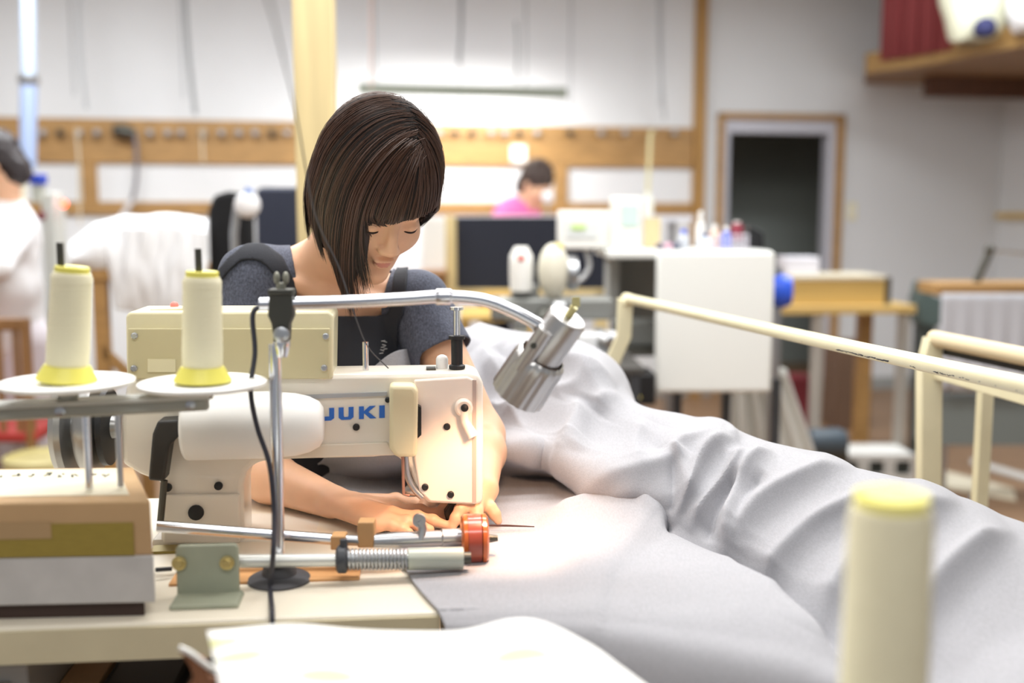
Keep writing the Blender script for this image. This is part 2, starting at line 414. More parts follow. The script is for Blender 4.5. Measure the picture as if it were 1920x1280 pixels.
tag(MB().box((wu(958, -.04), -.05, wall_at(960, 304, -.05)[1]), (wu(986, -.04), -.03, wall_at(960, 272, -.05)[1]), WF).build('paper_tag', whitepl, smooth=False), 'small white tag pinned to the rail right of the woman in the grey shirt', 'tag')

# ------------------------------------------------------------------ hanging fluorescent lamp over the back
lf = thing('hanging_tube_light', 'long grey-green channel tube light hanging in front of the back wall', 'light')
LFv = -.55
ua, za = wall_at(672, 165, LFv); ub, zb_ = wall_at(1062, 165, LFv); zl = za
b = MB(); b.box((ua, LFv-.03, zl-.036), (ub, LFv+.0, zl+.028), WF); b.build('housing', M('housing_green', '8b9082', .5), lf, bev=.004)
tubem = M('lit_tube', 'ffffff', emit=('fffdf5', 6))
for k, dv in enumerate((.045, .1)):
    MB().cyl(WF.W(ua+.04, LFv+dv, zl+.004), WF.W(ub-.04, LFv+dv, zl+.004), .012, seg=16).build('tube', tubem, lf)
b = MB(); b.box((ua+.0, LFv+.0, zl+.02), (ub, LFv+.12, zl+.028), WF); b.build('reflector', whitepl, lf)
MB().cyl(WF.W(ua+.1, LFv, zl+.02), WF.W(ua+.1, LFv, CEIL), .004, seg=8).build('suspension', corddk, lf)
MB().cyl(WF.W(ub-.25, LFv, zl+.02), WF.W(ub-.25, LFv, CEIL), .004, seg=8).build('suspension', corddk, lf)
al = area('tube_light_glow', WF.W((ua+ub)/2, LFv+.07, zl-.03), ub-ua-.1, .12, 13, (1, .99, .95)); al.parent = lf
al.rotation_euler = (R(38), 0, WALLA)

# ------------------------------------------------------------------ wall switch, outlet
u, z = wall_at(1597, 396, 0); sw = thing('wall_switch', 'small cream switch plate on the wall right of the doorway', 'switch')
MB().box((u-.032, -.01, z-.06), (u+.032, 0, z+.06), WF).build('plate', cream, sw, bev=.003)
MB().box((u-.012, -.015, z-.025), (u+.012, -.008, z+.025), WF).build('rocker', whitepl, sw, bev=.002)

# ------------------------------------------------------------------ shelf upper right with red curtain cloth and bags
sh = thing('corner_shelf', 'wide wooden shelf high in the right corner of the room', 'shelf')
L0 = PY(1622, 118, 6.7); zsh = L0.z
def onz(px, py_, z): return PZ(px, py_, z)
c_far = WF.W(WF.at(1622, 118, -.0)[0], 0, zsh)
r1 = PY(1990, 82, 4.9); 
lip_pts = catmull([PY(1622, 118, 6.75), PY(1740, 112, 6.35), PY(1850, 96, 5.9), PY(1990, 80, 5.4)], 6)
back_pts = [WF.W(u_corner-.001, -2.2, zsh), WF.W(u_corner-.001, -.001, zsh), c_far]
fr_ = []
for p in lip_pts: q_ = Vector(p); q_.z = zsh; fr_.append(q_)
b = MB(); b.slab(fr_ + [WF.W(u_corner-.001, -1.5, zsh), WF.W(u_corner-.001, -.001, zsh), WF.W(WF.at(1622, 118, 0)[0], -.001, zsh)], .03)
b.build('board', brownwood, sh, smooth=False)
b = MB()
for i in range(len(fr_)-1):
    a_, c_ = fr_[i], fr_[i+1]; n_ = Vector((0, -.03, 0))
    b.hexa([a_+n_+Vector((0,0,-.06)), c_+n_+Vector((0,0,-.06)), c_+Vector((0,0,-.06)), a_+Vector((0,0,-.06)), a_+n_+Vector((0,0,.06)), c_+n_+Vector((0,0,.06)), c_+Vector((0,0,.06)), a_+Vector((0,0,.06))])
b.build('front_lip', M('shelf_lip_wood', '9c7a48', .5, var=(3, .15, (2, 10, 10))), sh, smooth=False)
MB().box((u_corner-.9, -.5, zsh-.16), (u_corner-.0, -.42, zsh-.03), WF).build('bracket_beam', darkwood, sh, smooth=False)
# red cloth hanging folded on shelf
n = 60; G = np.zeros((n, 2, 3))
RA, RB = PY(1652, 90, 6.62), PY(1790, 84, 6.15)
for i in range(n):
    t_ = i/(n-1); p = RA.lerp(RB, t_); off = .02*math.sin(t_*26) + .012*math.sin(t_*61+1)
    G[i, 0] = (p.x, p.y+off, zsh); G[i, 1] = (p.x, p.y+off*.6, zsh+.85)
o = grid_mesh('red_cloth', G, M('dark_red_cloth', '8f3f42', .85), solid=.01); tag(o, 'dark red folded cloth standing on the high corner shelf', 'cloth')
def blob(name, c, r, m, label, cat, amp=.02, seg=32, group=None, zmin=None, sc=6):
    b = MB(); b.ball((0, 0, 0), r, seg=seg); 
    for v in b.bm.verts:
        n_ = noise.noise(v.co*sc + Vector(c)); v.co = v.co*(1 + n_*amp/ max(r)*1.0) + Vector(c)
        if zmin is not None and v.co.z < zmin: v.co.z = zmin
    return tag(b.build(name, m), label, cat, group)
p = PY(1838, 18, 5.9); blob('stuffed_bag', (p.x, p.y, zsh+.20), (.22, .16, .27), M('cream_bag', 'dcdcc4', .8), 'cream stuffed bag beside the red cloth on the corner shelf', 'bag', .05, zmin=zsh)
p = PY(1950, 25, 5.6); blob('stuffed_bag', (p.x, p.y, zsh+.16), (.18, .16, .22), M('white_bag', 'e8e8ea', .7), 'white crumpled bag rightmost on the corner shelf', 'bag', .06, zmin=zsh)
p = PY(1850, 62, 5.75); blob('rag_bundle', (p.x-.02, p.y-.02, zsh+.05), (.05, .05, .05), M('navy_rag', '2a2c55', .8), 'small navy rag tucked between the bags on the corner shelf', 'rag', .02, zmin=zsh)
p = PY(1790, 75, 6.05); blob('rag_bundle', (p.x+.02, p.y-.12, zsh+.05), (.08, .05, .06), M('white_rag', 'd8d6d4', .8), 'small pale rag at the foot of the red cloth on the shelf', 'rag', .03, zmin=zsh)
# small ledge on the right wall
p = WF.at(1905, 405, -.6); b = MB(); uu = u_corner
zz = PY(1905, 405, 6.3).z
b.box((uu-.06, -.9, zz-.02), (uu, -.05, zz+.02), WF); tag(b.build('wall_ledge', tanwood, smooth=False), 'narrow wooden ledge on the right wall at mid height', 'ledge')

# ------------------------------------------------------------------ pale blue pipe left
pp = thing('pale_blue_pipe', 'pale blue vertical pipe with a collar at the left edge', 'pipe')
A_ = PY(52, -60, 5.2); B_ = PY(54, 150, 5.2); C_ = PY(52, 318, 5.2)
MB().cyl(A_, B_, .034).build('upper_pipe', pipeb, pp); MB().cyl(B_, C_, .040).build('lower_pipe', M('blue_sleeve', '98a8c8', .5), pp)
MB().lathe(B_ - Vector((0, 0, .02)), (0, 0, 1), [(0, .045), (.012, .05), (.035, .05), (.045, .04)]).build('collar', steel, pp)

# ================================================================== TABLE + MACHINE
TZ = .78
T = Frame(PZ(825, 1147, TZ), R(5.6)); T.o.z = 0
tb = thing('sewing_table', 'long cream sewing machine table with rounded front edge', 'table')
b = MB(); b.box((-1.25, 0, TZ-.045), (0.0, .56, TZ), T); b.build('tabletop', M('table_laminate', 'f1e9d6', .4, var=(5, .04), coat=.2), tb, bev=.004)
b = MB(); b.box((-1.25, -.004, TZ-.043), (.0, -.0005, TZ-.004), T); b.build('edge_band', M('edge_band', 'dcd2b0', .5, var=(12, .05)), tb)
for (u, v) in ((-1.15, .06), (-1.15, .5), (-.35, .50)):
    MB().box((u-.02, v-.02, 0), (u+.02, v+.02, TZ-.045), T).build('leg', M('leg_grey', '6c6d70', .5), tb)
MB().box((-1.12, .26, .12), (-.38, .30, .16), T).build('stretcher', M('leg_grey', '6c6d70', .5), tb)
# wood patch and plate on table by lamp
tag(MB().box((-.34, .12, TZ), (-.10, .20, TZ+.004), T).build('wooden_strip', M('strip_wood', 'd9a36c', .5, var=(4, .15, (1, 8, 1))), bev=.001), 'thin orange wood strip lying on the table right of the lamp base', 'strip')
tag(MB().prism([(-.395, TZ), (-.345, TZ), (-.345, TZ+.004), (-.395, TZ+.004)], .255, .285, T).build('brass_plate', M('brass', '8a7a40', .4, .6)), 'small dark brass plate lying on the table under the chrome rod', 'plate')

MV = .30                                             # machine back face plane
def mp(px, py, v=MV): return T.at(px, py, v)
def mW(px, py, v=MV): u, w_ = T.at(px, py, v); return T.W(u, v, w_)
mc = thing('sewing_machine', 'large off-white industrial sewing machine with blue lettering on the table', 'sewing machine')
out = [(300, 1022), (302, 905), (262, 890), (228, 870), (226, 790), (236, 720), (256, 705), (880, 697), (898, 702), (906, 718), (907, 900), (905, 946), (888, 948), (800, 944), (783, 926), (768, 880), (742, 853), (700, 858), (520, 862), (480, 868), (462, 885), (456, 910), (458, 1022)]
b = MB(); b.prism([mp(x, y) for x, y in out], MV, MV+.085, T); b.build('casting', machine_w, mc, bev=.008)
MB().prism([mp(x, y) for x, y in [(285, 1028), (960-90, 1028), (866, 1012), (285, 1012)]], MV-.0, MV+.14, T).build('bed', machine_w, mc, bev=.003)
# base column plate
MB().prism([mp(x, y, MV-.004) for x, y in [(306, 926), (450, 926), (450, 1018), (306, 1018)]], MV-.006, MV+.002, T).build('column_cover', machine_w, mc, bev=.003)
def screw(px, py, v, r=.006, m=black, name='screw', parent=None, hh=.004):
    c = mW(px, py, v); MB().lathe(c - T.v*0, -T.v, [(0, r), (hh, r), (hh+.0012, r*.7)], 16).build(name, m, parent or mc)
for x, y in ((315, 913), (410, 910)): screw(x, y, MV)
screw(368, 960, MV-.006, .011, black, 'black_plug')
# strip ledge under top of arm, name lettering
MB().prism([mp(x, y, MV-.002) for x, y in [(470, 744), (726, 734), (726, 741), (470, 752)]], MV-.004, MV+.002, T).build('grey_trim_line', M('trimgrey', 'a9abae', .4), mc)
MB().prism([mp(x, y, MV-.002) for x, y in [(470, 838), (726, 828), (742, 853), (470, 862)]], MV-.004, MV+.002, T).build('lower_ledge', M('lower_ledge', 'e4dccb', .4), mc, bev=.002)
LT = {'J': [[(0, 0), (0, 6), (6, 6), (6, 9), (14, 9), (14, 28), (22, 28), (22, 5), (17, 0)]],
      'U': [[(0, 28), (8, 28), (8, 9), (9, 6), (15, 6), (16, 9), (16, 28), (24, 28), (24, 5), (19, 0), (5, 0), (0, 5)]],
      'K': [[(0, 0), (0, 28), (8, 28), (8, 17), (17, 28), (27, 28), (15, 15), (28, 0), (18, 0), (9, 12), (8, 11), (8, 0)]],
      'I': [[(0, 0), (0, 28), (9, 28), (9, 0)]]}
b = MB(); sl = -7/112
for ch, x0 in (('J', 601), ('U', 635), ('K', 673), ('I', 711)):
    for poly in LT[ch]:
        pts = []
        for (x, y) in poly:
            px = x0 + x*1.16; py = 789 - (px-601)*(.05) - y*.83; pts.append(mp(px, py, MV-.0012))
        b.prism(pts, MV-.0016, MV+.001, T)
b.build('blue_lettering', blue, mc, smooth=False)
screw(668, 800, MV, .005); screw(797, 912, MV-.004, .005); screw(845, 926, MV-.004, .005); screw(838, 799, MV-.004, .005)
# face plate
MB().prism([mp(x, y, MV-.003) for x, y in [(776, 712), (876, 706), (890, 712), (892, 944), (806, 940), (786, 920), (776, 860)]], MV-.005, MV+.003, T).build('face_plate', machine_p, mc, bev=.003)
MB().prism([mp(x, y, MV-.006) for x, y in [(886, 712), (893, 712), (893, 944), (886, 944)]], MV-.0065, MV, T).build('face_plate_seam', M('seam_pinkgrey', 'b7a8a0', .5), mc)
# tension cover box
MB().prism([mp(x, y, MV-.035) for x, y in [(730, 722), (776, 722), (784, 735), (782, 857), (742, 857), (730, 840)]], MV-.037, MV, T).build('cover_box', cream2, mc, bev=.006)
MB().prism([mp(x, y, MV-.02) for x, y in [(783, 760), (790, 764), (790, 815), (783, 822)]], MV-.02, MV-.005, T).build('cover_slot', black, mc)
for x, y in ((727, 749), (737, 752)): screw(x, y, MV-.001, .004)
# presser lever
p1, p2, p3 = mW(869, 762, MV-.014), mW(872, 790, MV-.018), mW(888, 818, MV-.022)
MB().lathe(mW(869, 762, MV-.004), -T.v, [(0, .013), (.012, .013), (.015, .010)]).tube([p1, p2, p3], [.007, .006, .008], 12).build('presser_lever', machine_p, mc)
screw(871, 764, MV-.019, .0055)
# white cylindrical motor cover
uL, wc = T.at(345, 800, MV-.035); uR, _ = T.at(606, 800, MV-.035)
Lc = uR-uL; rr = .047
prof = [(0, rr*.9), (.004, rr), (Lc*.62, rr), (Lc*.64, rr*.985), (Lc*.80, rr*.93), (Lc*.9, rr*.83), (Lc*.97, rr*.68), (Lc, rr*.5)]
MB().lathe(T.W(uL, MV-.032, wc), T.u, prof, 40).build('cylinder_cover', whitepl, mc, bev=.002)
# black belt guard / hinge part left of cylinder
q = [mW(x, y, MV-.05) for x, y in ((318, 795), (300, 900))]
MB().prism([mp(x, y, MV-.03) for x, y in [(300, 785), (340, 783), (342, 812), (322, 830), (312, 898), (282, 896), (290, 810)]], MV-.045, MV-.01, T).build('black_guard', M('dark_guard', '2d2c2a', .5), mc, bev=.004)
MB().tube([mW(308, 900, MV-.03), mW(300, 985, MV-.03)], .005, 8).build('guide_rod', dsteel, mc)
# handwheel
hc = mW(214, 800, MV+.03); 
MB().lathe(hc - T.u*.075, T.u, [(0, .02), (.004, .066), (.012, .07), (.020, .068), (.023, .03), (.030, .03), (.034, .06), (.045, .066), (.054, .066), (.056, .02), (.08, .015)], 48).build('handwheel', M('handwheel_grey', '9fa0a0', .35, .7), mc)
MB().lathe(hc - T.u*.012, T.u, [(0, .055), (.008, .055), (.010, .02)], 40).build('belt', black, mc)
# top posts
pt = mW(686, 702, MV+.03); MB().cyl(pt, pt + Vector((0, 0, .048)), .0045, seg=12).build('thread_post', chrome, mc)
pt = mW(857, 700, MV+.03)
MB().lathe(pt, (0, 0, 1), [(0, .009), (.006, .009), (.008, .012), (.012, .012), (.014, .0085), (.050, .0085), (.051, .012), (.056, .012), (.057, .005)], 20).build('pressure_screw', black, mc)
MB().lathe(pt + Vector((0, 0, .057)), (0, 0, 1), [(0, .005), (.036, .005), (.037, .010), (.041, .010)], 20).build('screw_stem', chrome, mc)
pt = mW(829, 700, MV+.04); MB().lathe(pt, (0, 0, 1), [(0, .009), (.022, .009), (.026, .007), (.028, .003)], 16).build('oil_cap', whitepl, mc)
MB().box((T.at(800, 698, MV)[0], MV+.02, T.at(800, 698, MV)[1]-.002), (T.at(818, 698, MV)[0], MV+.04, T.at(800, 698, MV)[1]+.003), T).build('thread_plate', dsteel, mc)
# needle parts under head
pb = mW(873, 946, MV+.03)
MB().cyl(pb, Vector((pb.x, pb.y, TZ+.022)), .006).build('presser_bar', chrome, mc)
MB().prism([(T.at(850, 950, MV+.03)[0], TZ+.052), (T.at(866, 950, MV+.03)[0], TZ+.050), (T.at(878, 950, MV+.03)[0], TZ+.01), (T.at(868, 950, MV+.03)[0], TZ+.008), (T.at(838, 950, MV+.03)[0], TZ+.012), (T.at(832, 950, MV+.03)[0], TZ+.03)], MV+.015, MV+.045, T).build('presser_foot', M('foot_dark', '3a3128', .4, .6), mc, bev=.002)
nb = mW(852, 946, MV+.045); MB().cyl(nb, Vector((nb.x, nb.y, TZ+.02)), .003, seg=10).build('needle', chrome, mc)
q = catmull([mW(x, y, MV+.0) for x, y in ((760, 855), (764, 890), (776, 915), (792, 932))], 6)
MB().tube(q, .005, 10).build('take_up_guard', steel, mc)
q = [mW(755, 856, MV-.01), mW(757, 926, MV-.01), mW(768, 928, MV-.01)]
MB().tube(q, .0022, 8).build('thread_guide_wire', M('copper', 'b98c7c', .4, .8), mc)
MB().ball(mW(776, 918, MV+.01), (.014, .008, .010)).build('guide_disc', steel, mc)
# control box on top
cb = thing('control_box', 'beige motor control box with four screws mounted behind the machine head', 'control box')
BV = MV-.005
MB().prism([mp(x, y, BV) for x, y in [(237, 711), (235, 592), (243, 584), (616, 583), (626, 592), (624, 711)]], BV, BV+.10, T).build('casing', cream, cb, bev=.005)
MB().prism([mp(x, y, BV-.003) for x, y in [(240, 710), (240, 615), (619, 615), (617, 710)]], BV-.004, BV+.002, T).build('front_panel', cream_d, cb, bev=.002)
for x, y in ((253, 629), (252, 690), (611, 630), (608, 689)): screw(x, y, BV-.004, .0045, steel, parent=cb)
MB().prism([mp(x, y, BV-.006) for x, y in [(277, 697), (277, 673), (329, 673), (329, 697)]], BV-.007, BV-.003, T).build('label_plate', cream, cb)
MB().prism([mp(x, y, BV+.02) for x, y in [(281, 587), (281, 579), (345, 577), (345, 587)]], BV+.02, BV+.06, T).build('lid_latch', cream, cb, bev=.002)
MB().ball(mW(327, 573, BV+.05), .006, seg=12).build('red_indicator', M('red_led', 'ff5a50', emit=('ff4038', 3)), cb)

# ------------------------------------------------------------------ puller roller
pl = thing('puller_roller_device', 'amber puller roller with sprung steel shaft bolted to the table behind the needle', 'roller')
pv = T.at(890, 1010, .26)
rc = PY(889, 1010, 1.40)
MB().lathe(rc - T.u*.0185, T.u, [(0, .012), (.001, .030), (.004, .0335), (.009, .0340), (.010, .03)], 48).lathe(rc + T.u*.0095, T.u, [(0, .03), (.001, .0340), (.006, .0335), (.009, .030), (.010, .012)], 48).build('roller_rims', M('amber_rim', 'c8662e', .2, coat=.5, trans=.2), pl)
MB().lathe(rc - T.u*.0095, T.u, [(0, .012), (.0005, .0338), (.0185, .0338), (.019, .012)], 48).build('roller', M('dark_amber', '94402e', .25, coat=.6, var=(40, .1)), pl)
MB().lathe(rc - T.u*.03, T.u, [(0, .007), (.012, .009), (.048, .009), (.05, .006), (.062, .004)], 16).build('axle', dsteel, pl)
tR = PY(868, 1046, 1.345); tM = PY(765, 1048, 1.335); tS = PY(645, 1048, 1.325); tL = PY(425, 1052, 1.30)
MB().cyl(tM, tR, .0145).build('sleeve', M('sleeve_grey', 'b5baae', .45, .3), pl)
MB().cyl(tR, tR.lerp(tM, -.14), .008).build('sleeve_tip', dsteel, pl)
MB().cyl(tL, tM, .0085).build('shaft', M('shaft_white', 'd9dbd6', .35, .4), pl)
hel = []; nT = 17
for i in range(nT*12+1):
    a_ = i/12*2*math.pi; c_ = tS.lerp(tM, i/(nT*12)); hel.append(c_ + T.v*math.cos(a_)*.0125 + Vector((0, 0, math.sin(a_)*.0125)))
MB().tube(hel, .0019, 6).build('spring', steel, pl)
MB().lathe(tS - T.u*.010, T.u, [(0, .014), (.003, .018), (.012, .018), (.015, .014)], 24).tube([tS, tS + Vector((0, 0, .026))], .005, 10).build('clamp_ring', M('clamp_black', '3b3e44', .5), pl)
s2a, s2b = PY(700, 1014, 1.37), PY(862, 1008, 1.40)
MB().lathe(s2a, s2b-s2a, [(0, .009), (.03, .011), (.09, .011), (.092, .013), (.125, .013)], 20).build('upper_shaft', steel, pl)
s3a, s3b = PY(296, 986, 1.36), PY(640, 1012, 1.37)
MB().cyl(s3a, s3b, .0075).build('long_rod', chrome, pl)
MB().cyl(s3b, s2a, .007).build('rod_link', steel, pl)
for (xa, xb, ya, yb, Yd) in ((672, 704, 974, 1022, 1.375), (622, 650, 1000, 1026, 1.37)):
    c1 = PY(xa, ya, Yd); c2 = PY(xb, yb, Yd)
    MB().box((c1.x, Yd-.012, c2.z), (c2.x, Yd+.012, c1.z)).build('tan_clip', M('tan_leather', 'c79a68', .6), pl, bev=.002)
c_ = PY(786, 975, 1.385); MB().tube(catmull([c_, PY(792, 990, 1.385), PY(788, 1012, 1.38)], 5), .006, 10).lathe(c_, T.v, [(-.004, .009), (.004, .009)], 16).build('hook_link', steel, pl)
# bolted bracket
bu0, _ = T.at(322, 1120, .05); bu1, _ = T.at(445, 1120, .05)
MB().prism([(bu0, TZ), (bu1+.004, TZ), (bu1, TZ+.006), (bu0, TZ+.006)], .035, .085, T).build('bracket_foot', ggrey, pl, bev=.002)
MB().prism([(bu0, TZ+.004), (bu1-.002, TZ+.004), (bu1-.002, TZ+.062), (bu1-.006, TZ+.066), (bu0+.004, TZ+.066), (bu0, TZ+.062)], .078, .086, T).build('bracket_plate', ggrey, pl, bev=.002)
for x, y in ((336, 1055), (426, 1054)):
    MB().lathe(mW(x, y, .077), -T.v, [(0, .009), (.003, .009), (.0035, .006), (.007, .005)], 12).build('brass_bolt', M('brass_bolt', 'd2c184', .35, .8), pl)
MB().tube([PY(292, 1068, 1.33), PY(322, 1066, 1.34)], .003, 8).build('pin', black, pl)

# ------------------------------------------------------------------ desk lamp
dl = thing('work_lamp', 'chrome clamp work lamp with ribbed aluminium head beside the machine', 'lamp')
lb = PZ(524, 1088, TZ); LY = lb.y
MB().lathe(lb, (0, 0, 1), [(0, .040), (.003, .041), (.006, .036), (.009, .022), (.011, .022), (.021, .019), (.024, .010)], 40).build('suction_base', rubber, dl)
top = PY(528, 645, LY)
MB().cyl(lb + Vector((0, 0, .02)), Vector((lb.x+.002, LY, top.z)), .0078, seg=20).build('post', chrome, dl)
MB().lathe(Vector((lb.x, LY, TZ+.022)), (0, 0, 1), [(0, .016), (.006, .014), (.012, .009)]).build('post_collar', dsteel, dl)
MB().lathe(top + Vector((0, 0, .012)), (0, 0, -1), [(0, .010), (.012, .011), (.028, .0075)]).build('post_head', chrome, dl)
jm = M('joint_metal', '4b4b46', .45, .6)
JY = LY
def jp(pts): 
    b = MB(); Fz = Frame((0, JY, 0), 0)
    b.prism([(PY(x, y, JY).x, PY(x, y, JY).z) for x, y in pts], -.010, .010, Fz); return b
jp([(508, 545), (550, 543), (552, 590), (545, 606), (543, 640), (516, 640), (512, 606), (505, 590)]).build('clamp_joint', jm, dl, bev=.002)
MB().lathe(PY(528, 627, JY-.011), (0, -1, 0), [(0, .010), (.004, .010), (.006, .006)], 16).build('joint_bolt', steel, dl)
MB().box((PY(506, 545, JY).x, JY-.013, PY(500, 552, JY).z), (PY(552, 545, JY).x, JY+.013, PY(500, 541, JY).z)).build('clamp_bar', jm, dl, bev=.002)
MB().cyl(PY(527, 545, JY), PY(527, 530, JY), .006).ball(PY(519, 521, JY), (.004, .005, .008)).ball(PY(536, 521, JY), (.004, .005, .008)).build('wing_nut', M('wing_nut_metal', '8c8c80', .5, .5), dl)
arm = catmull([PY(488, 570, JY), PY(640, 566, JY), PY(760, 560, JY), PY(830, 556, JY), PY(905, 562, JY), PY(960, 582, JY), PY(1002, 604, JY), PY(1022, 616, JY)], 8)
MB().tube(arm, [.0082]*len(arm), 20).build('arm', chrome, dl)
MB().lathe(PY(835, 556, JY), T.u, [(-.012, .0095), (-.011, .0102), (.006, .0102), (.008, .0085)]).build('arm_ring', chrome, dl)
# head
ax0, ax1 = PY(1066, 592, JY-.01), PY(971, 737, JY+.035)
ad = (ax1-ax0).normalized(); Lh = (ax1-ax0).length
MB().lathe(ax0, ad, [(0, .020), (.001, .024), (.004, .0255), (Lh*.56, .0255), (Lh*.56+.001, .022)], 48).build('socket_cylinder', alu, dl)
# fluted reflector body
b = MB(); seg = 96; rings = []
e1 = ad.cross(Vector((0, 0, 1))).normalized(); e2 = ad.cross(e1)
for (t_, r_) in ((Lh*.50, .029), (Lh*.52, .0325), (Lh*.56, .0345), (Lh*.62, .035), (Lh, .0365), (Lh+.001, .034), (Lh*.75, .030), (Lh*.74, .004)):
    rings.append([b.bm.verts.new(ax0 + ad*t_ + (e1*math.cos(2*math.pi*k/seg) + e2*math.sin(2*math.pi*k/seg))*(r_*(1 + .018*math.cos(k*2*math.pi/seg*18)))) for k in range(seg)])
for i in range(len(rings)-1):
    for k in range(seg): b.bm.faces.new([rings[i][k], rings[i][(k+1) % seg], rings[i+1][(k+1) % seg], rings[i+1][k]])
b.build('reflector', alu, dl)
side = PY(1010, 630, JY-.02)
so = PY(1003, 652, JY-.012)
MB().cyl(so - ad*.03, so + ad*.035, .011, seg=20).build('pivot_tube', alu, dl)
MB().cyl(PY(1014, 610, JY), PY(1024, 634, JY), .011, seg=16).build('knuckle', M('knuckle_steel', '8f8f92', .35, 1), dl)
MB().lathe(PY(1000, 648, JY-.025), (0, -1, 0), [(0, .004), (.002, .004)], 10).build('pivot_screw', dsteel, dl)
MB().tube([ax0 - ad*-.0 + e2*0, ax0 - ad*.014], .005, 10).box(tuple(ax0 - ad*.02 - Vector((.006, .002, .004))), tuple(ax0 - ad*.02 + Vector((.004, .002, .008)))).build('switch_knob', M('brass_knob', 'cfc58c', .4, .4), dl)
MB().ball(ax0 + ad*Lh*.88, .016, seg=20).build('bulb', M('warm_bulb', 'ffd0a0', emit=('ff9a50', 12)), dl)
sl_ = bpy.data.lights.new('lamp_beam', 'SPOT'); sl_.energy = 3.8; sl_.color = (1, .60, .36); sl_.spot_size = R(100); sl_.spot_blend = .8; sl_.shadow_soft_size = .02
so_ = bpy.data.objects.new('lamp_beam', sl_); COL.objects.link(so_); so_.location = ax0 + ad*(Lh+.006)
tgt = PZ(930, 1010, TZ); so_.rotation_euler = (tgt - so_.location).to_track_quat('-Z', 'Y').to_euler(); so_.parent = dl
# lamp cable
cab = catmull([PY(492, 572, JY), PY(474, 590, JY-.005), PY(478, 660, JY-.01), PY(470, 730, JY-.01), PY(482, 800, JY-.01), PY(505, 870, JY-.02), PY(514, 960, JY-.03), PY(512, 1040, JY-.06), PZ(507, 1100, TZ+.004), PZ(510, 1140, TZ+.004), T.W(T.at(513, 1155, 0)[0], -.012, TZ+.002), T.W(T.at(516, 1190, 0)[0], -.012, TZ-.08), T.W(T.at(516, 1190, 0)[0]-.01, -.0, TZ-.3)], 8)
MB().tube(cab, .0032, 8).build('cable', M('cable_dark', '2c2d38', .5), dl)

# ------------------------------------------------------------------ thread stand with cones
ts = thing('thread_stand', 'grey thread stand bar with two white spool plates beside the machine', 'thread stand')
D1 = PY(125, 714, 1.24); D2 = PY(380, 716, 1.285)
du_ = (D2-D1); bw = .018
b = MB(); a_ = D1 + (D1-D2)*.7; c_ = D2 + (D2-D1)*.045
zt_ = PY(300, 748, 1.26).z; zb2 = PY(300, 775, 1.26).z
dirh = Vector((du_.x, du_.y, 0)).normalized(); nrm = Vector((-dirh.y, dirh.x, 0))
def bar(a_, c_, z0, z1, hw):
    return MB().hexa([Vector((p.x, p.y, z)) + nrm*s_ for z in (z0, z1) for (p, s_) in ((a_, -hw), (c_, -hw), (c_, hw), (a_, hw))])
bar(a_, c_, zb2, zt_, .012).build('cross_bar', chgrey, ts, bev=.005)
bar(a_, c_, zt_-.002, zt_+.003, .019).build('channel_top', M('channel_light', 'c9c9c0', .4), ts, bev=.001)
for D in (D1, D2):
    MB().lathe(D - Vector((0, 0, .006)), (0, 0, 1), [(0, .02), (.0005, .072), (.003, .0765), (.006, .0765), (.007, .074), (.004, .03), (.005, .01)], 64).build('spool_plate', whitepl, ts)
    MB().cyl(Vector((D.x, D.y, zt_-.004)), D, .012).build('plate_holder', chgrey, ts)
    MB().cyl(D, D + Vector((0, 0, .162)), .0042, seg=12).build('spindle', dsteel, ts)
pm = D1.lerp(D2, .12); pm2 = D1.lerp(D2, .35)
for (P_, r_) in ((pm, .0045), (pm2, .0035)):
    MB().cyl(Vector((P_.x, P_.y+.002, TZ+.143)), Vector((P_.x, P_.y+.002, zb2)), r_).build('stand_post', chrome if r_ > .004 else steel, ts)
for fx in (.0, .95):
    P_ = D1.lerp(D2, fx); c0 = Vector((P_.x-.008, P_.y, (zt_+zb2)/2)) - nrm*.012
    MB().lathe(c0, -nrm, [(0, .006), (.004, .006), (.005, .003)], 12).build('bar_screw', steel, ts)
def cone(D, label, lean, Y=None):
    th = thing('thread_cone', label, 'thread cone', None)
    d = Vector((lean, 0, 1)).normalized(); bs = D + Vector((0, 0, .001))
    MB().lathe(bs, d, [(0, .034), (.002, .0345), (.008, .031), (.018, .0255), (.019, .015)], 40).build('base_flange', yellow, th)
    pr = [(.016, .0225), (.02, .0238), (.03, .0240)]
    for i in range(14): z = .034 + i*.0062; pr += [(z, .0240 - i*.00012 + (.0004 if i % 2 else 0))]
    pr += [(.122, .0230), (.127, .0205), (.129, .014)]
    MB().lathe(bs, d, pr, 40).build('thread_winding', thread, th)
    MB().lathe(bs, d, [(.126, .0195), (.133, .0195), (.1345, .018), (.133, .008), (.129, .006)], 32).build('top_rim', yellow, th)
    return th
cone(D1, 'cream thread cone on yellow bobbin, leftmost, leaning slightly right', .10)
cone(D2, 'cream thread cone on yellow bobbin standing in front of the beige control box', .03)
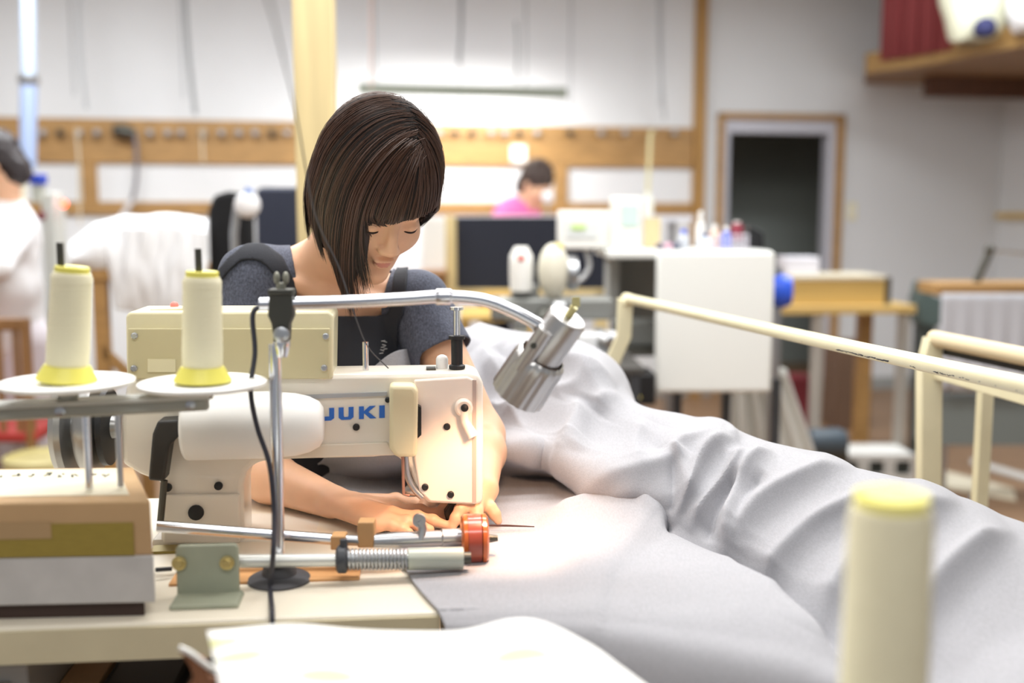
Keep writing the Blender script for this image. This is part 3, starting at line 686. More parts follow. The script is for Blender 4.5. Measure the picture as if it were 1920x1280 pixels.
# big out of focus cone at lower right, on its own stand
YN = .72
cc = PY(1647, 1500, YN); base = Vector((cc.x, YN, cc.z))
nc = thing('thread_cone', 'blurred yellow topped cream thread cone in the right foreground', 'thread cone')
ztop = PY(1647, 922, YN).z; hgt = ztop-base.z
MB().lathe(base, (0, 0, 1), [(0, .044), (.01, .040), (.03, .031), (.031, .02)], 40).build('base_flange', yellow, nc)
MB().lathe(base, (0, 0, 1), [(.025, .0300), (.04, .0305), (hgt-.02, .0285), (hgt-.010, .0265), (hgt-.008, .02)], 40).build('thread_winding', thread, nc)
MB().lathe(base, (0, 0, 1), [(hgt-.010, .0245), (hgt-.002, .025), (hgt+.0, .018), (hgt-.004, .008)], 32).build('top_rim', yellow, nc)
ft = thing('cone_stand', 'grey stand with a round plate carrying the right foreground thread cone', 'thread stand')
MB().lathe((base.x, YN, base.z-.006), (0, 0, 1), [(0, .01), (.001, .055), (.005, .055), (.006, .01)], 40).build('spool_plate', whitepl, ft)
MB().cyl((base.x, YN, .02), (base.x, YN, base.z-.005), .01).build('post', steel, ft)
MB().lathe((base.x, YN, 0), (0, 0, 1), [(0, .14), (.015, .14), (.025, .02)], 32).build('foot', dsteel, ft)

# ------------------------------------------------------------------ cardboard box on the table
bx = thing('cardboard_box', 'old cardboard box with olive tape and grey lower half on the table', 'box')
BF = Frame(T.W(T.at(292, 1130, .015)[0], .015, 0), R(3.5)); BF.o = Vector((BF.o.x, BF.o.y, 0))
z0 = TZ+.018; z1 = BF.at(288, 940, 0)[1]; dpt = .175
SK = -.40
def skb(a, c, m, name, bev=0):
    (x0, y0, za), (x1, y1, zb_q) = a, c
    P = lambda x, y, z: BF.W(x + SK*y, y, z)
    MB().hexa([P(x0,y0,za),P(x1,y0,za),P(x1,y1,za),P(x0,y1,za),P(x0,y0,zb_q),P(x1,y0,zb_q),P(x1,y1,zb_q),P(x0,y1,zb_q)]).build(name, m, bx, bev=bev)
zm = z0+(z1-z0)*.47
skb((-.34, 0, z0), (0, dpt, zm), greyfoam, 'lower_half', .002)
skb((-.338, .001, zm), (-.001, dpt-.001, z1), cardb, 'upper_half', .002)
skb((-.335, -.001, zm+.001), (-.022, .0, z0+(z1-z0)*.80), olive, 'tape')
skb((-.20, -.0018, z0+(z1-z0)*.66), (-.115, -.0005, z0+(z1-z0)*.82), M('brown_tape', 'b99a70', .5), 'brown_tape')
skb((-.335, .03, z1), (-.022, dpt-.012, z1+.0012), cardw, 'paper_label')
b = MB(); rs = random.Random(3)
for i in range(9):
    u0 = -.25 + i*.019 + rs.random()*.004; v0 = .115 + rs.random()*.01
    for k in range(3): 
        a_ = BF.W(u0 + rs.random()*.010, v0 + rs.random()*.016, z1+.0018); c_ = BF.W(u0 + rs.random()*.012, v0 + rs.random()*.018, z1+.0018); b.tube([a_, c_], .0008, 4)
b.build('ink_marks', M('ink', '4d5148', .8), bx)
PT = lambda x, y, z: BF.W(x + SK*y, y, z)
tr = tag(MB().hexa([PT(-.36,.006,TZ),PT(-.012,.006,TZ),PT(-.012,dpt-.03,TZ),PT(-.36,dpt-.03,TZ),PT(-.36,.006,z0),PT(-.012,.006,z0),PT(-.012,dpt-.03,z0),PT(-.36,dpt-.03,z0)]).build('dark_tray', M('tray_dark', '3c2a22', .6), bev=.002), 'dark tray under the old cardboard box', 'tray')

# ================================================================== GREY FABRIC
pz = TZ + .006
def C(px, py, Y=None, z=None): 
    p = PY(px, py, Y) if Y else PZ(px, py, z if z else pz)
    return [p.x, p.y, p.z]
rows = [
 [C(650,740,1.80), C(732,664,1.75), C(792,650,1.84), C(845,625,1.98), C(880,614,2.08), C(905,608,2.15), C(930,650,2.25), C(930,780,2.3)],
 [C(612,850,1.75), C(735,790,1.72), C(830,745,1.84), C(885,705,1.95), C(935,655,2.0), C(990,632,2.07), C(1040,660,2.2), C(1040,820,2.25)],
 [C(590,880,z=pz+.01), C(745,862,1.70), C(860,842,1.80), C(930,805,1.88), C(1000,740,1.92), C(1085,660,1.98), C(1160,700,2.1), C(1160,870,2.2)],
 [C(620,915), C(790,890), C(960,852,1.74), C(1015,838,1.78), C(1080,788,1.82), C(1152,742,1.87), C(1210,790,2.0), C(1210,970,2.1)],
 [C(670,950), C(850,925), C(1030,885), C(1110,890,1.65), C(1180,835,1.70), C(1262,785,1.77), C(1320,825,1.9), C(1320,1020,2.0)],
 [C(700,975), C(910,955), C(1110,915), C(1190,940,1.58), C(1280,880,1.62), C(1370,822,1.68), C(1430,860,1.8), C(1430,1070,1.9)],
 [C(735,1010), C(960,985), C(1180,955,z=pz+.012), C(1248,1005,1.53), C(1350,940,1.56), C(1470,862,1.60), C(1530,900,1.72), C(1530,1100,1.8)],
 [C(752,1048), C(1010,1030), C(1252,1000), C(1325,1075,1.46), C(1430,985,1.49), C(1570,902,1.53), C(1640,940,1.63), C(1640,1140,1.75)],
 [C(772,1085), C(1080,1070), C(1385,1068), C(1435,1170,1.34), C(1560,1050,1.40), C(1735,938,1.45), C(1810,980,1.55), C(1810,1200,1.65)],
 [C(800,1120), C(1130,1115), C(1490,1150,z=pz-.004), C(1530,1280,1.20), C(1700,1130,1.29), C(1925,1002,1.35), C(2010,1050,1.45), C(2010,1300,1.5)],
 [C(828,1158,1.205), C(1160,1160,1.20), C(1560,1235,1.13), C(1590,1400,1.10), C(1830,1220,1.18), C(2110,1080,1.22), C(2200,1120,1.3), C(2200,1400,1.35)],
 [C(838,1215,1.19), C(1170,1230,1.16), C(1600,1330,1.07), C(1640,1500,1.02), C(1960,1320,1.06), C(2320,1180,1.09), C(2400,1250,1.15), C(2400,1500,1.2)],
 [C(850,1420,1.18), C(1180,1440,1.12), C(1640,1560,1.03), C(1700,1700,.98), C(2050,1540,1.0), C(2450,1350,1.03), C(2520,1400,1.1), C(2520,1700,1.1)],
]
G0 = np.array(rows)
def up1(A, n):
    """catmull upsample along axis 0"""
    Q = np.concatenate([2*A[:1]-A[1:2], A, 2*A[-1:]-A[-2:-1]]); out = []
    for i in range(1, len(Q)-2):
        for k in range(n):
            t = k/n; a, b_, c, d = Q[i-1], Q[i], Q[i+1], Q[i+2]
            out.append(.5*((2*b_)+(-a+c)*t+(2*a-5*b_+4*c-d)*t*t+(-a+3*b_-3*c+d)*t**3))
    out.append(A[-1]); return np.array(out)
G = up1(G0, 34); G = up1(G.transpose(1, 0, 2), 58).transpose(1, 0, 2)
def gnorm(G):
    a = np.gradient(G, axis=0); b_ = np.gradient(G, axis=1); n = np.cross(a, b_); n /= np.linalg.norm(n, axis=-1, keepdims=True)+1e-9
    if n[len(n)//2, 5, 2] < 0: n = -n
    return n
N0 = gnorm(G); P0 = projA(G.reshape(-1, 3)).reshape(G.shape[:2] + (2,)); DSP = np.zeros(G.shape[:2])
def fold(pts, amp, wl, wr):
    global DSP
    best = np.full(G.shape[:2], 1e9); sd = np.zeros(G.shape[:2]); tt = np.zeros(G.shape[:2]); P = P0
    cp_ = catmull([(x, y, 0) for x, y in pts], 6); n = len(cp_)
    for i in range(n-1):
        a = np.array(cp_[i][:2]); b_ = np.array(cp_[i+1][:2]); ab = b_-a
        t = np.clip(((P-a)@ab)/(ab@ab), 0, 1); q = P-a-t[..., None]*ab; d = np.sqrt((q**2).sum(-1))
        s_ = np.sign(ab[0]*q[..., 1]-ab[1]*q[..., 0]); m = d < best
        best[m] = d[m]; sd[m] = s_[m]; tt[m] = ((i+t)/(n-1))[m]
    wdt = np.where(sd > 0, wr, wl); prof = np.exp(-(np.sqrt(best**2+9)-3)/wdt)
    DSP += 1.6*amp*prof*np.clip(np.minimum(tt, 1-tt)*5+.05, 0, 1)
# creases traced: (points, amp m, width left, width right) in the direction of travel
cols_front = None
for pts, amp, wl, wr in [
    ([(1100,770),(1085,830),(1060,880)], .012, 40, 14),
    ([(1160,745),(1110,800),(1092,870)], .022, 14, 50),
    ([(1215,790),(1195,840),(1200,900)], .008, 20, 30),
    ([(1365,825),(1275,850),(1265,880),(1160,905),(1060,900)], .016, 16, 30),
    ([(1268,850),(1275,900),(1282,950)], .010, 16, 30),
    ([(1385,835),(1330,860),(1285,930),(1255,990)], .018, 12, 22),
    ([(1400,850),(1380,890),(1330,950),(1290,1000)], .016, 12, 22),
    ([(1450,860),(1410,890),(1380,980),(1365,1060)], .018, 26, 14),
    ([(1600,905),(1500,925),(1420,980),(1375,1040)], .022, 20, 50),
    ([(1700,935),(1560,985),(1480,1050),(1435,1110)], .020, 20, 60),
    ([(1800,955),(1700,1000),(1600,1090),(1540,1200)], .024, 24, 70),
    ([(1900,1000),(1820,1060),(1740,1150),(1700,1260)], .024, 26, 60),
    ([(935,840),(1040,855),(1150,915),(1240,950)], .012, 16, 40),
    ([(1005,985),(1080,965),(1170,948),(1215,970),(1246,998)], .014, 10, 90),
    ([(900,650),(960,740),(990,840)], .022, 24, 60),
    ([(960,640),(1000,690),(1075,700),(1150,742)], .020, 20, 40),
    ([(1020,640),(1080,690),(1130,760)], .012, 20, 30),
    ([(880,760),(960,790),(1030,760),(1110,745)], .014, 20, 40),
    ([(600,880),(660,905),(760,900)], .008, 20, 30),
    ([(1380,840),(1360,812),(1300,800)], .006, 10, 10),
    ([(1175,938),(1215,950),(1244,975),(1256,1000)], -.020, 8, 8),
    ([(1190,960),(1225,972),(1250,1004)], .010, 7, 10),
    ([(1125,770),(1108,810),(1096,860)], -.016, 18, 14),
    ([(1262,870),(1262,920),(1262,980)], -.012, 12, 10),
    ([(1395,900),(1350,960),(1325,1020)], -.012, 12, 12),
    ([(1440,905),(1405,960),(1390,1040)], -.012, 14, 14),
    ([(930,650),(960,700),(985,800)], -.014, 16, 16)]:
    fold(pts, amp, wl, wr)
for _ in range(3):
    D_ = DSP.copy(); D_[1:-1, 1:-1] = (DSP[1:-1, 1:-1]*2 + DSP[:-2, 1:-1] + DSP[2:, 1:-1] + DSP[1:-1, :-2] + DSP[1:-1, 2:])/6; DSP = D_
G = G + N0*DSP[..., None]
for i in range(G.shape[0]):
    for j in range(G.shape[1]):
        x, y, z = G[i, j]; G[i, j, 2] += .0022*noise.noise(Vector((x*14, y*14, z*14))) + .003*noise.noise(Vector((x*5, y*5, 3)))
# keep above the tabletop inside the table footprint
rel = G - np.array([T.o.x, T.o.y, 0]); uu_ = rel@np.array(T.u); vv_ = rel@np.array(T.v)
ins = (vv_ > -.004) & (vv_ < .57) & (uu_ < .29)
hold = (G[..., 2] < TZ+.004) & ins & (G[..., 2] > TZ-.16); G[..., 2][hold] = TZ+.004
fb = grid_mesh('grey_fabric', G, ffab, solid=.0022); tag(fb, 'large grey linen fabric spread over the table and heaped in folds to the right', 'fabric')
# table extension under the fabric
te = thing('extension_table', 'extension table hidden under the grey fabric', 'table')
MB().box((.002, .02, TZ-.03), (.27, .55, TZ-.006), T).build('tabletop', cream, te, bev=.003)
for (u, v) in ((.03, .06), (.24, .06), (.03, .5), (.24, .5)): MB().box((u-.015, v-.015, 0), (u+.015, v+.015, TZ-.03), T).build('leg', steel, te)
# seam slit near needle
q = [PZ(x, y, TZ+.016) for x, y in ((905, 985), (950, 985), (1002, 987))]
tag(MB().tube(q, [.0012, .0016, .0008], 6).build('dark_thread_seam', M('seam_dark', '4a2c26', .8)), 'thin dark seam line on the fabric right of the amber roller', 'seam')

# ------------------------------------------------------------------ white patterned cloth in the front
n1, n2 = 50, 30; G = np.zeros((n1, n2, 3))
topc = catmull([(388, 1183, 0), (560, 1176, 0), (740, 1188, 0), (860, 1183, 0), (985, 1164, 0), (1100, 1210, 0), (1160, 1250, 0), (1230, 1300, 0)], 7)
top_ = [topc[min(len(topc)-1, int(round(i*(len(topc)-1)/(n1-1))))] for i in range(n1)]
zc = PY(600, 1180, .98).z
for i in range(n1):
    for j in range(n2):
        s_ = j/(n2-1); px = top_[i][0]; py = top_[i][1]
        p = PY(px, py, .98 - .26*(i/(n1-1))*0)
        back = p; Yf = .98 - s_*.34
        x = p.x + .38*(.98-Yf)*(1-i/(n1-1)); z = p.z - .002*s_ - .03*s_*s_
        G[i, j] = (x, Yf, z + .003*noise.noise(Vector((x*12, Yf*12, 0))))
m = M('white_leaf_print_cloth', 'fdfdf8', .8)
N_ = m.node_tree.nodes; L_ = m.node_tree.links; bs_ = N_['Principled BSDF']
tc = N_.new('ShaderNodeTexCoord'); mpn = N_.new('ShaderNodeMapping'); mpn.inputs['Scale'].default_value = (12, 22, 1); mpn.inputs['Rotation'].default_value = (0, 0, .3)
vo = N_.new('ShaderNodeTexVoronoi'); vo.inputs['Scale'].default_value = 1.0; rp = N_.new('ShaderNodeValToRGB')
rp.color_ramp.elements[0].position = .26; rp.color_ramp.elements[0].color = srgb('dfe0ac'); rp.color_ramp.elements[1].position = .34; rp.color_ramp.elements[1].color = srgb('fdfdfa')
L_.new(tc.outputs['Object'], mpn.inputs[0]); L_.new(mpn.outputs[0], vo.inputs['Vector']); L_.new(vo.outputs['Distance'], rp.inputs[0]); L_.new(rp.outputs[0], bs_.inputs['Base Color'])
o = grid_mesh('printed_cloth', G, m, solid=.004); tag(o, 'white cloth with pale leaf print lying in the near foreground', 'cloth')
zmin_c = float(G[..., 2].min())
ctb = thing('foreground_stool', 'small stool under the printed cloth in the foreground', 'stool')
zct = float(G[10, -1, 2]) - .006
MB().box((-.24, .68, zct-.03), (-.04, .94, zct-.002)).build('seat', cream, ctb, bev=.004)
for (x, y) in ((-.22, .70), (-.06, .70), (-.22, .92), (-.06, .92)): MB().box((x-.012, y-.012, 0), (x+.012, y+.012, zct-.03)).build('leg', steel, ctb)
lf_ = catmull([PY(338, 1222, 1.0), PY(362, 1234, 1.0), PY(400, 1262, 1.0), PY(440, 1274, 1.0), PY(480, 1290, 1.0)], 6)
b = MB(); 
G = np.zeros((len(lf_), 12, 3))
for i, p in enumerate(lf_):
    for j in range(12):
        s_ = j/11; G[i, j] = (p.x + .012*math.sin(s_*5+i*.3), p.y - .03*s_ + .01*math.sin(s_*4), p.z - .085*s_)
lt = thing('leather_scrap', 'brown leather piece with a white edge under the printed cloth', 'leather')
grid_mesh('leather', G, M('brown_leather', '9a6a4c', .6, var=(18, .15)), lt, solid=.003)
MB().tube([p + Vector((0, -.003, .006)) for p in lf_], .003, 8).build('white_piping', whitepl, lt)

# ================================================================== MAIN WOMAN
wm = thing('person', 'person with a dark brown bob in grey shirt and black apron sewing at the machine', 'person')
O = PY(703, 361, 1.68)
yaw, pit = R(30), R(38)
fw = Vector((math.sin(yaw)*math.cos(pit), -math.cos(yaw)*math.cos(pit), -math.sin(pit)))
upv = Vector((math.sin(yaw)*math.sin(pit), -math.cos(yaw)*math.sin(pit), math.cos(pit)))
sd = Vector((math.cos(yaw), math.sin(yaw), 0))
HM = np.array([list(sd), list(fw), list(upv)]).T      # columns
def H(s, f, u): return O + sd*s + fw*f + upv*u
def head_field(Fd, H, HM, sc=1.0, detail=True):
    e = lambda c, r, k=.01, sub=False: Fd.ell(H(*[x*sc for x in c]), [x*sc for x in r], HM, k*sc, sub)
    c = lambda a, b_, r1, r2, k=.01, sub=False: Fd.cap(H(*[x*sc for x in a]), H(*[x*sc for x in b_]), r1*sc, r2*sc, k*sc, sub)
    e((0, -.012, .038), (.074, .094, .086)); e((0, .030, -.028), (.060, .060, .082), .02)
    c((0, .03, -.072), (0, .066, -.104), .034, .019, .02)
    for s_ in (-1, 1):
        e((s_*.036, .056, -.034), (.027, .025, .028), .016); c((s_*.048, .0, -.05), (s_*.02, .05, -.095), .02, .016, .02)
    c((-.03, .077, .020), (.03, .077, .020), .013, .013, .012)
    if detail:
        for s_ in (-1, 1):
            e((s_*.031, .098, .001), (.019, .013, .0105), .010, True); e((s_*.031, .0765, -.002), (.0150, .0130, .0120), .004)
            e((s_*.0105, .0945, -.038), (.0078, .0095, .0072), .005); e((s_*.075, -.004, -.008), (.007, .018, .028), .006)
        c((0, .085, .008), (0, .1035, -.033), .0062, .0095, .010)
        e((0, .0872, -.0628), (.0185, .0095, .0050), .005); e((0, .0862, -.0722), (.0155, .0095, .0058), .004)
        c((-.013, .0935, -.0695), (0, .0950, -.0672), .0012, .0012, .002, True); c((0, .0950, -.0672), (.013, .0935, -.0695), .0012, .0012, .002, True)
    e((0, .074, -.102), (.019, .0155, .0145), .014)
BL = np.array((-.56, 1.42, .66)); BH = np.array((.03, 2.08, 1.42))
Fd = Field(BL, BH, .0026)
head_field(Fd, H, HM)
nk = PY(612, 505, 1.85)
RS, LS = PY(470, 522, 1.81), PY(782, 566, 1.84)
RE, RW = PY(448, 872, 1.74), PY(622, 940, 1.605)
LE, LW = PY(902, 815, 1.745), PY(906, 915, 1.585)
Fd.cap(H(0, -.025, -.055), nk, .050, .054, .02)
Fd.cap(nk + Vector((0, .02, .0)), RS + Vector((.03, .01, .0)), .045, .045, .035)
Fd.cap(nk + Vector((0, .02, -.01)), LS + Vector((-.02, .01, -.01)), .045, .042, .035)
ch = PY(632, 640, 1.90); be = PY(620, 860, 1.97)
Fd.ell(ch, (.150, .100, .13), None, .04)
Fd.cap(ch, be, .115, .12, .05)
# collar bones
Fd.cap(nk + Vector((.01, -.045, -.035)), LS + Vector((-.05, -.035, .0)), .010, .008, .02); Fd.cap(nk + Vector((-.01, -.045, -.035)), RS + Vector((.05, -.035, .0)), .010, .008, .02)
# arms
Fd.cap(RS, RE, .047, .037, .02); Fd.cap(RE, RE.lerp(RW, .35), .037, .040, .02); Fd.cap(RE.lerp(RW, .35), RW, .040, .026, .015)
Fd.cap(LS, LE, .045, .037, .02); Fd.cap(LE, LE.lerp(LW, .35), .036, .038, .02); Fd.cap(LE.lerp(LW, .35), LW, .037, .022, .015)
def finger(Fd, pts, r0, r1, k=.004):
    n = len(pts)-1
    for i in range(n): Fd.cap(pts[i], pts[i+1], r0+(r1-r0)*i/n, r0+(r1-r0)*(i+1)/n, k if i else .008)
    for i in range(1, n): Fd.ell(pts[i], (r0*1.08,)*3, None, .004)
hz = TZ + .018
def hp(px, py, z): return PZ(px, py, z)
# right hand (from the left of the picture), palm down
kn = [hp(738, 950, hz+.016), hp(733, 962, hz+.017), hp(722, 973, hz+.013), hp(706, 983, hz+.008)]
for i, kpt in enumerate(kn): Fd.cap(RW + Vector((0, .012 - i*.008, 0)), kpt, .017, .0115, .010)
tipsR = [(842, 972), (836, 984), (806, 992), (768, 998)]
for i, (tp, kpt) in enumerate(zip(tipsR, kn)):
    tip = hp(*tp, hz-.002); mid = kpt.lerp(tip, .48) + Vector((0, 0, .004)); m2 = kpt.lerp(tip, .76) + Vector((0, 0, .003))
    finger(Fd, [kpt, mid, m2, tip], .0086 - (i == 3)*.001, .0068 - (i == 3)*.0006)
finger(Fd, [RW.lerp(kn[0], .35) + Vector((0, .016, 0)), hp(742, 938, hz+.004), hp(778, 946, hz), hp(800, 956, hz-.004)], .012, .0082)
# left hand
kl = [hp(860, 938, hz+.024), hp(876, 946, hz+.024), hp(893, 950, hz+.020), hp(908, 950, hz+.014)]
for i, kpt in enumerate(kl): Fd.cap(LW + Vector((-.010+i*.006, 0, -.003)), kpt, .0135, .0100, .010)
for i, (tp, kpt) in enumerate(zip([(818, 972), (848, 988), (895, 990), (934, 976)], kl)):
    tip = hp(*tp, hz-.004); mid = kpt.lerp(tip, .45) + Vector((0, 0, .008)); m2 = kpt.lerp(tip, .74) + Vector((0, 0, .005))
    finger(Fd, [kpt, mid, m2, tip], .0090, .0066)
finger(Fd, [LW.lerp(kl[0], .4) + Vector((-.014, 0, 0)), hp(822, 930, hz+.012), hp(802, 945, hz+.004), hp(790, 958, hz-.002)], .012, .0082)
V, Q = Fd.mesh(); V = relax(V, Q, 1, .4); 
body = npmesh('body', V, Q, [skin, lip], wm)
# lips by position in the head's own coordinates
Vm = np.empty(len(body.data.vertices)*3); body.data.vertices.foreach_get('co', Vm); Vm = Vm.reshape(-1, 3)
loc = (Vm - np.array(O)) @ HM
lm = (((loc[:, 0]/.0165)**2 + ((loc[:, 2]+.0675)/.0066)**2) < 1) & (loc[:, 1] > .08)
li = np.empty(len(body.data.loops), np.int32); body.data.loops.foreach_get('vertex_index', li)
body.data.polygons.foreach_set('material_index', lm[li].reshape(-1, 4).all(1).astype(np.int32))
# eyes: closed-down lash lines and brows
for s_ in (-1, 1):
    pts = []
    for i in range(9):
        dx = -.0145 + i*.029/8; du_2 = -.0070 - .0010*(1-(dx/.0145)**2) + .05*dx*s_*-1
        rr_ = 1-(dx/.0158)**2-(du_2/.0135)**2; pts.append(H(s_*.031+dx, .0765+.0136*math.sqrt(max(.02, rr_)), -.002+du_2))
    MB().tube(pts, [.0006, .0010, .0013, .0015, .0016, .0015, .0013, .0010, .0006], 6).build('eyelashes', lash, wm)
    pts = [H(s_*.031 + d_, .0895 - abs(d_)*.28 - .001, .019 + .003*(1-(d_/.018)**2)) for d_ in (-.018, -.009, 0, .009, .018)]
    MB().tube(pts, [.0009, .0018, .002, .0018, .0008], 6).build('eyebrow', M('brow_brown', '3d271d', .8), wm)

# ---- hair
def hem(th):   # th azimuth, 0 front, + toward her left
    d = math.degrees(th)
    keys = [(-180, -.115), (-140, -.100), (-100, -.088), (-75, -.092), (-52, -.122), (-40, -.120), (-33, -.07), (-28, .008), (-10, .017), (10, .024), (28, .034), (42, .036), (50, .0), (66, -.038), (90, -.055), (120, -.085), (150, -.11), (180, -.115)]
    for (a, x), (b_, y) in zip(keys, keys[1:]):
        if a <= d <= b_:
            t = (d-a)/(b_-a); t = t*t*(3-2*t); return x + (y-x)*t
    return -.115
def hairpt(th, t, dr=0, parta=None, pj=0):
    # part line on her left side of the crown, runs front to back
    ff = math.cos(th); ss = math.sin(th)
    pf = .060*ff - .006 if parta is None else parta
    part = np.array([.022 + pj, max(-.075, min(.075, pf)), 0])
    A = np.array([.094, .109, .122]); cu = .030
    x0, y0 = part[0], part[1]
    ulow = hem(th)
    # horizontal position grows from the part to the widest ring
    tt = t
    k = math.sin(min(1, tt/.62)*math.pi/2)
    ex, ey = A[0]*ss, A[1]*ff - .008
    x = x0 + (ex-x0)*k; y = y0 + (ey-y0)*k
    rr2 = (x/(A[0]*1.0))**2 + ((y+.008)/A[1])**2
    if tt < .62:
        u = cu + A[2]*math.sqrt(max(0, 1-min(1, rr2)))
        uq = cu
        # blend to arrive smoothly
    else:
        u = cu
    g = (tt-.62)/.38 if tt > .62 else 0
    if ulow > -.02:      # fringe ends short: compress
        if tt < .62: pass
        uend = ulow
    else: uend = ulow
    u = u + (uend - cu)*g
    # bulge then tuck in at the bottom, hair hangs with gravity
    tuck = 1 + .05*math.sin(g*math.pi) - .10*g*g
    if abs(math.degrees(th)) < 50: tuck = 1 - .03*g
    x *= tuck; y *= tuck
    n_ = np.array([x/A[0]**2, (y+.008)/A[1]**2, max(0, u-cu)/A[2]**2]); n_ /= np.linalg.norm(n_)+1e-9
    q = np.array([x, y, u]) + n_*dr
    w_ = H(*q)
    if g > 0 and -110 < math.degrees(th) < -20: w_ = w_ + sd*(.012*g*g)
    if g > 0 and ulow < -.05:      # gravity: world-down lean of the curtain
        w_ = w_ + Vector((0, 0, -1))*(.012*g*g)
        if -75 < math.degrees(th) < -25: w_ = w_ + Vector((.010, -.004, -.004))*g*g
    return w_
nt, nn = 180, 40
def shell(dr):
    G = np.zeros((nt+1, nn, 3))
    for i in range(nt+1):
        th = -math.pi + 2*math.pi*i/nt
        for j in range(nn): G[i, j] = hairpt(th, .965*j/(nn-1), dr)
    return G
hr = grid_mesh('hair', shell(-.004), hairdark, wm, solid=.006)
# strands lying over the cap
def strands(n, seed, name, m, rmin, rmax, r0=.00075):
    rs = random.Random(seed); vs = []; fs = []
    for s_ in range(n):
        th = rs.uniform(-math.pi, math.pi)
        if rs.random() < .45: th = rs.uniform(-2.0, 1.6)
        dr = rs.uniform(rmin, rmax); ph = rs.uniform(0, 6.3); amp = rs.uniform(0, .05); ph2 = rs.uniform(0, 6.3)
        tend = rs.uniform(.90, 1.06) if abs(th) > .8 else rs.uniform(.86, 1.12); pj = rs.gauss(0, .005); t0 = rs.uniform(0, .12) if rs.random() < .8 else rs.uniform(.1, .4); L = []
        for j in range(15):
            t = t0 + (tend-t0)*j/14
            L.append(hairpt(th + amp*math.sin(t*2.2+ph)*t, t, dr + .0009*math.sin(t*7+ph2), None, pj))
        rr_ = r0*rs.uniform(.6, 1.5)
        for j, p in enumerate(L):
            tg = (L[min(14, j+1)] - L[max(0, j-1)]).normalized(); a = tg.cross(p-O).normalized(); c = a.cross(tg)
            k = rr_*(1 if j < 11 else (15-j)/4.5)
            vs += [p + a*k*1.5, p - a*k*1.5, p + c*k if (c.dot(p-O) > 0) else p - c*k]
        b0 = len(vs)-45
        for j in range(14):
            for q in range(3): fs.append((b0+j*3+q, b0+j*3+(q+1) % 3, b0+j*3+3+(q+1) % 3, b0+j*3+3+q))
    me = bpy.data.meshes.new(name); me.from_pydata([tuple(v) for v in vs], [], fs); return link(name, me, m, hr)
h1 = strands(7000, 1, 'hair_strands', haircol, -.001, .0022, .00048)
h2 = strands(500, 2, 'stray_hairs', M('hair_light', '4a2f20', .4), .002, .006, .0004)

# ---- clothes
Fs = Field((-.62, 1.62, .60), (.0, 2.16, 1.30), .0034)
of = .007
Fs.cap(nk + Vector((0, .025, -.012)), RS + Vector((.03, .01, .0)), .045+of, .047+of, .035)
Fs.cap(nk + Vector((0, .025, -.02)), LS + Vector((-.02, .01, -.01)), .045+of, .044+of, .035)
Fs.ell(ch, (.150+of, .100+of, .13+of), None, .04)
Fs.cap(ch, be, .118+of, .13+of, .05); Fs.cap(RS, RS.lerp(RE, .75), .047+of, .048+of, .02); Fs.cap(LS, LS.lerp(LE, .5), .046+of, .049+of, .02)
Fs.ell(be + Vector((0, .0, -.09)), (.155, .12, .13), None, .05)
for s_ in (-1, 1): Fs.ell(ch + Vector((s_*.065 - .0, -.075, -.05)), (.055, .045, .055), None, .04)
V, Q = Fs.mesh(); V = relax(V, Q, 3, .5); Nn = vnormals(V, Q)
wr = np.array([noise.noise(Vector((v[0]*16, v[1]*16, v[2]*9)))*.004 + noise.noise(Vector((v[0]*40+v[2]*20, v[1]*40, v[2]*14)))*.0016 for v in V])
V = V + Nn*wr[:, None]
P2 = projA(V)
front = Nn[:, 1] < .55
neck_cut = inpoly(P2, [(520, 380), (538, 424), (548, 470), (556, 530), (566, 620), (712, 620), (716, 560), (728, 520), (748, 480), (700, 380)]) & (V[:, 1] < nk.y + .05)
ax = np.array(H(0, -.025, -.055)); bx_ = np.array(nk + Vector((0, 0, -.02))); ab = bx_-ax
t = ((V-ax)@ab)/(ab@ab); dn = np.linalg.norm(V-ax-t[:, None]*ab, axis=1)
neck_cut |= (dn < .066) & (V[:, 2] > nk.z - .03)
la = np.array(LE-LS); tl = ((V-np.array(LS))@la)/(la@la); dl_ = np.linalg.norm(V-np.array(LS)-tl[:, None]*la, axis=1)
ra = np.array(RE-RS); tr_ = ((V-np.array(RS))@ra)/(ra@ra); dr_ = np.linalg.norm(V-np.array(RS)-tr_[:, None]*ra, axis=1)
sleeve_cut = ((tl > .40) & (dl_ < .075) & (V[:, 0] > LS.x+.012)) | ((tr_ > .70) & (dr_ < .07) & (V[:, 0] < RS.x+.03))
npmesh('shirt', V, Q, tee, wm, keep=~(neck_cut | sleeve_cut), solid=.0025)
# apron with straps, fitted over the shirt
VA = V + Nn*.0055
bib = inpoly(P2, [(540, 590), (600, 594), (680, 592), (752, 584), (752, 640), (735, 700), (730, 1000), (430, 1000), (430, 760), (540, 700)]) & front
st1 = inpoly(P2, [(405, 520), (430, 488), (462, 462), (496, 462), (530, 486), (552, 530), (568, 600), (540, 600), (528, 545), (508, 512), (486, 492), (455, 492), (430, 515), (420, 530)]) & (V[:, 1] < RS.y+.06)
st2 = inpoly(P2, [(744, 484), (768, 480), (766, 540), (760, 600), (728, 600), (738, 540)]) & (V[:, 1] < LS.y+.04)
ap = npmesh('apron', VA, Q, apr, wm, keep=(bib | st1 | st2) & ~sleeve_cut, solid=.002)
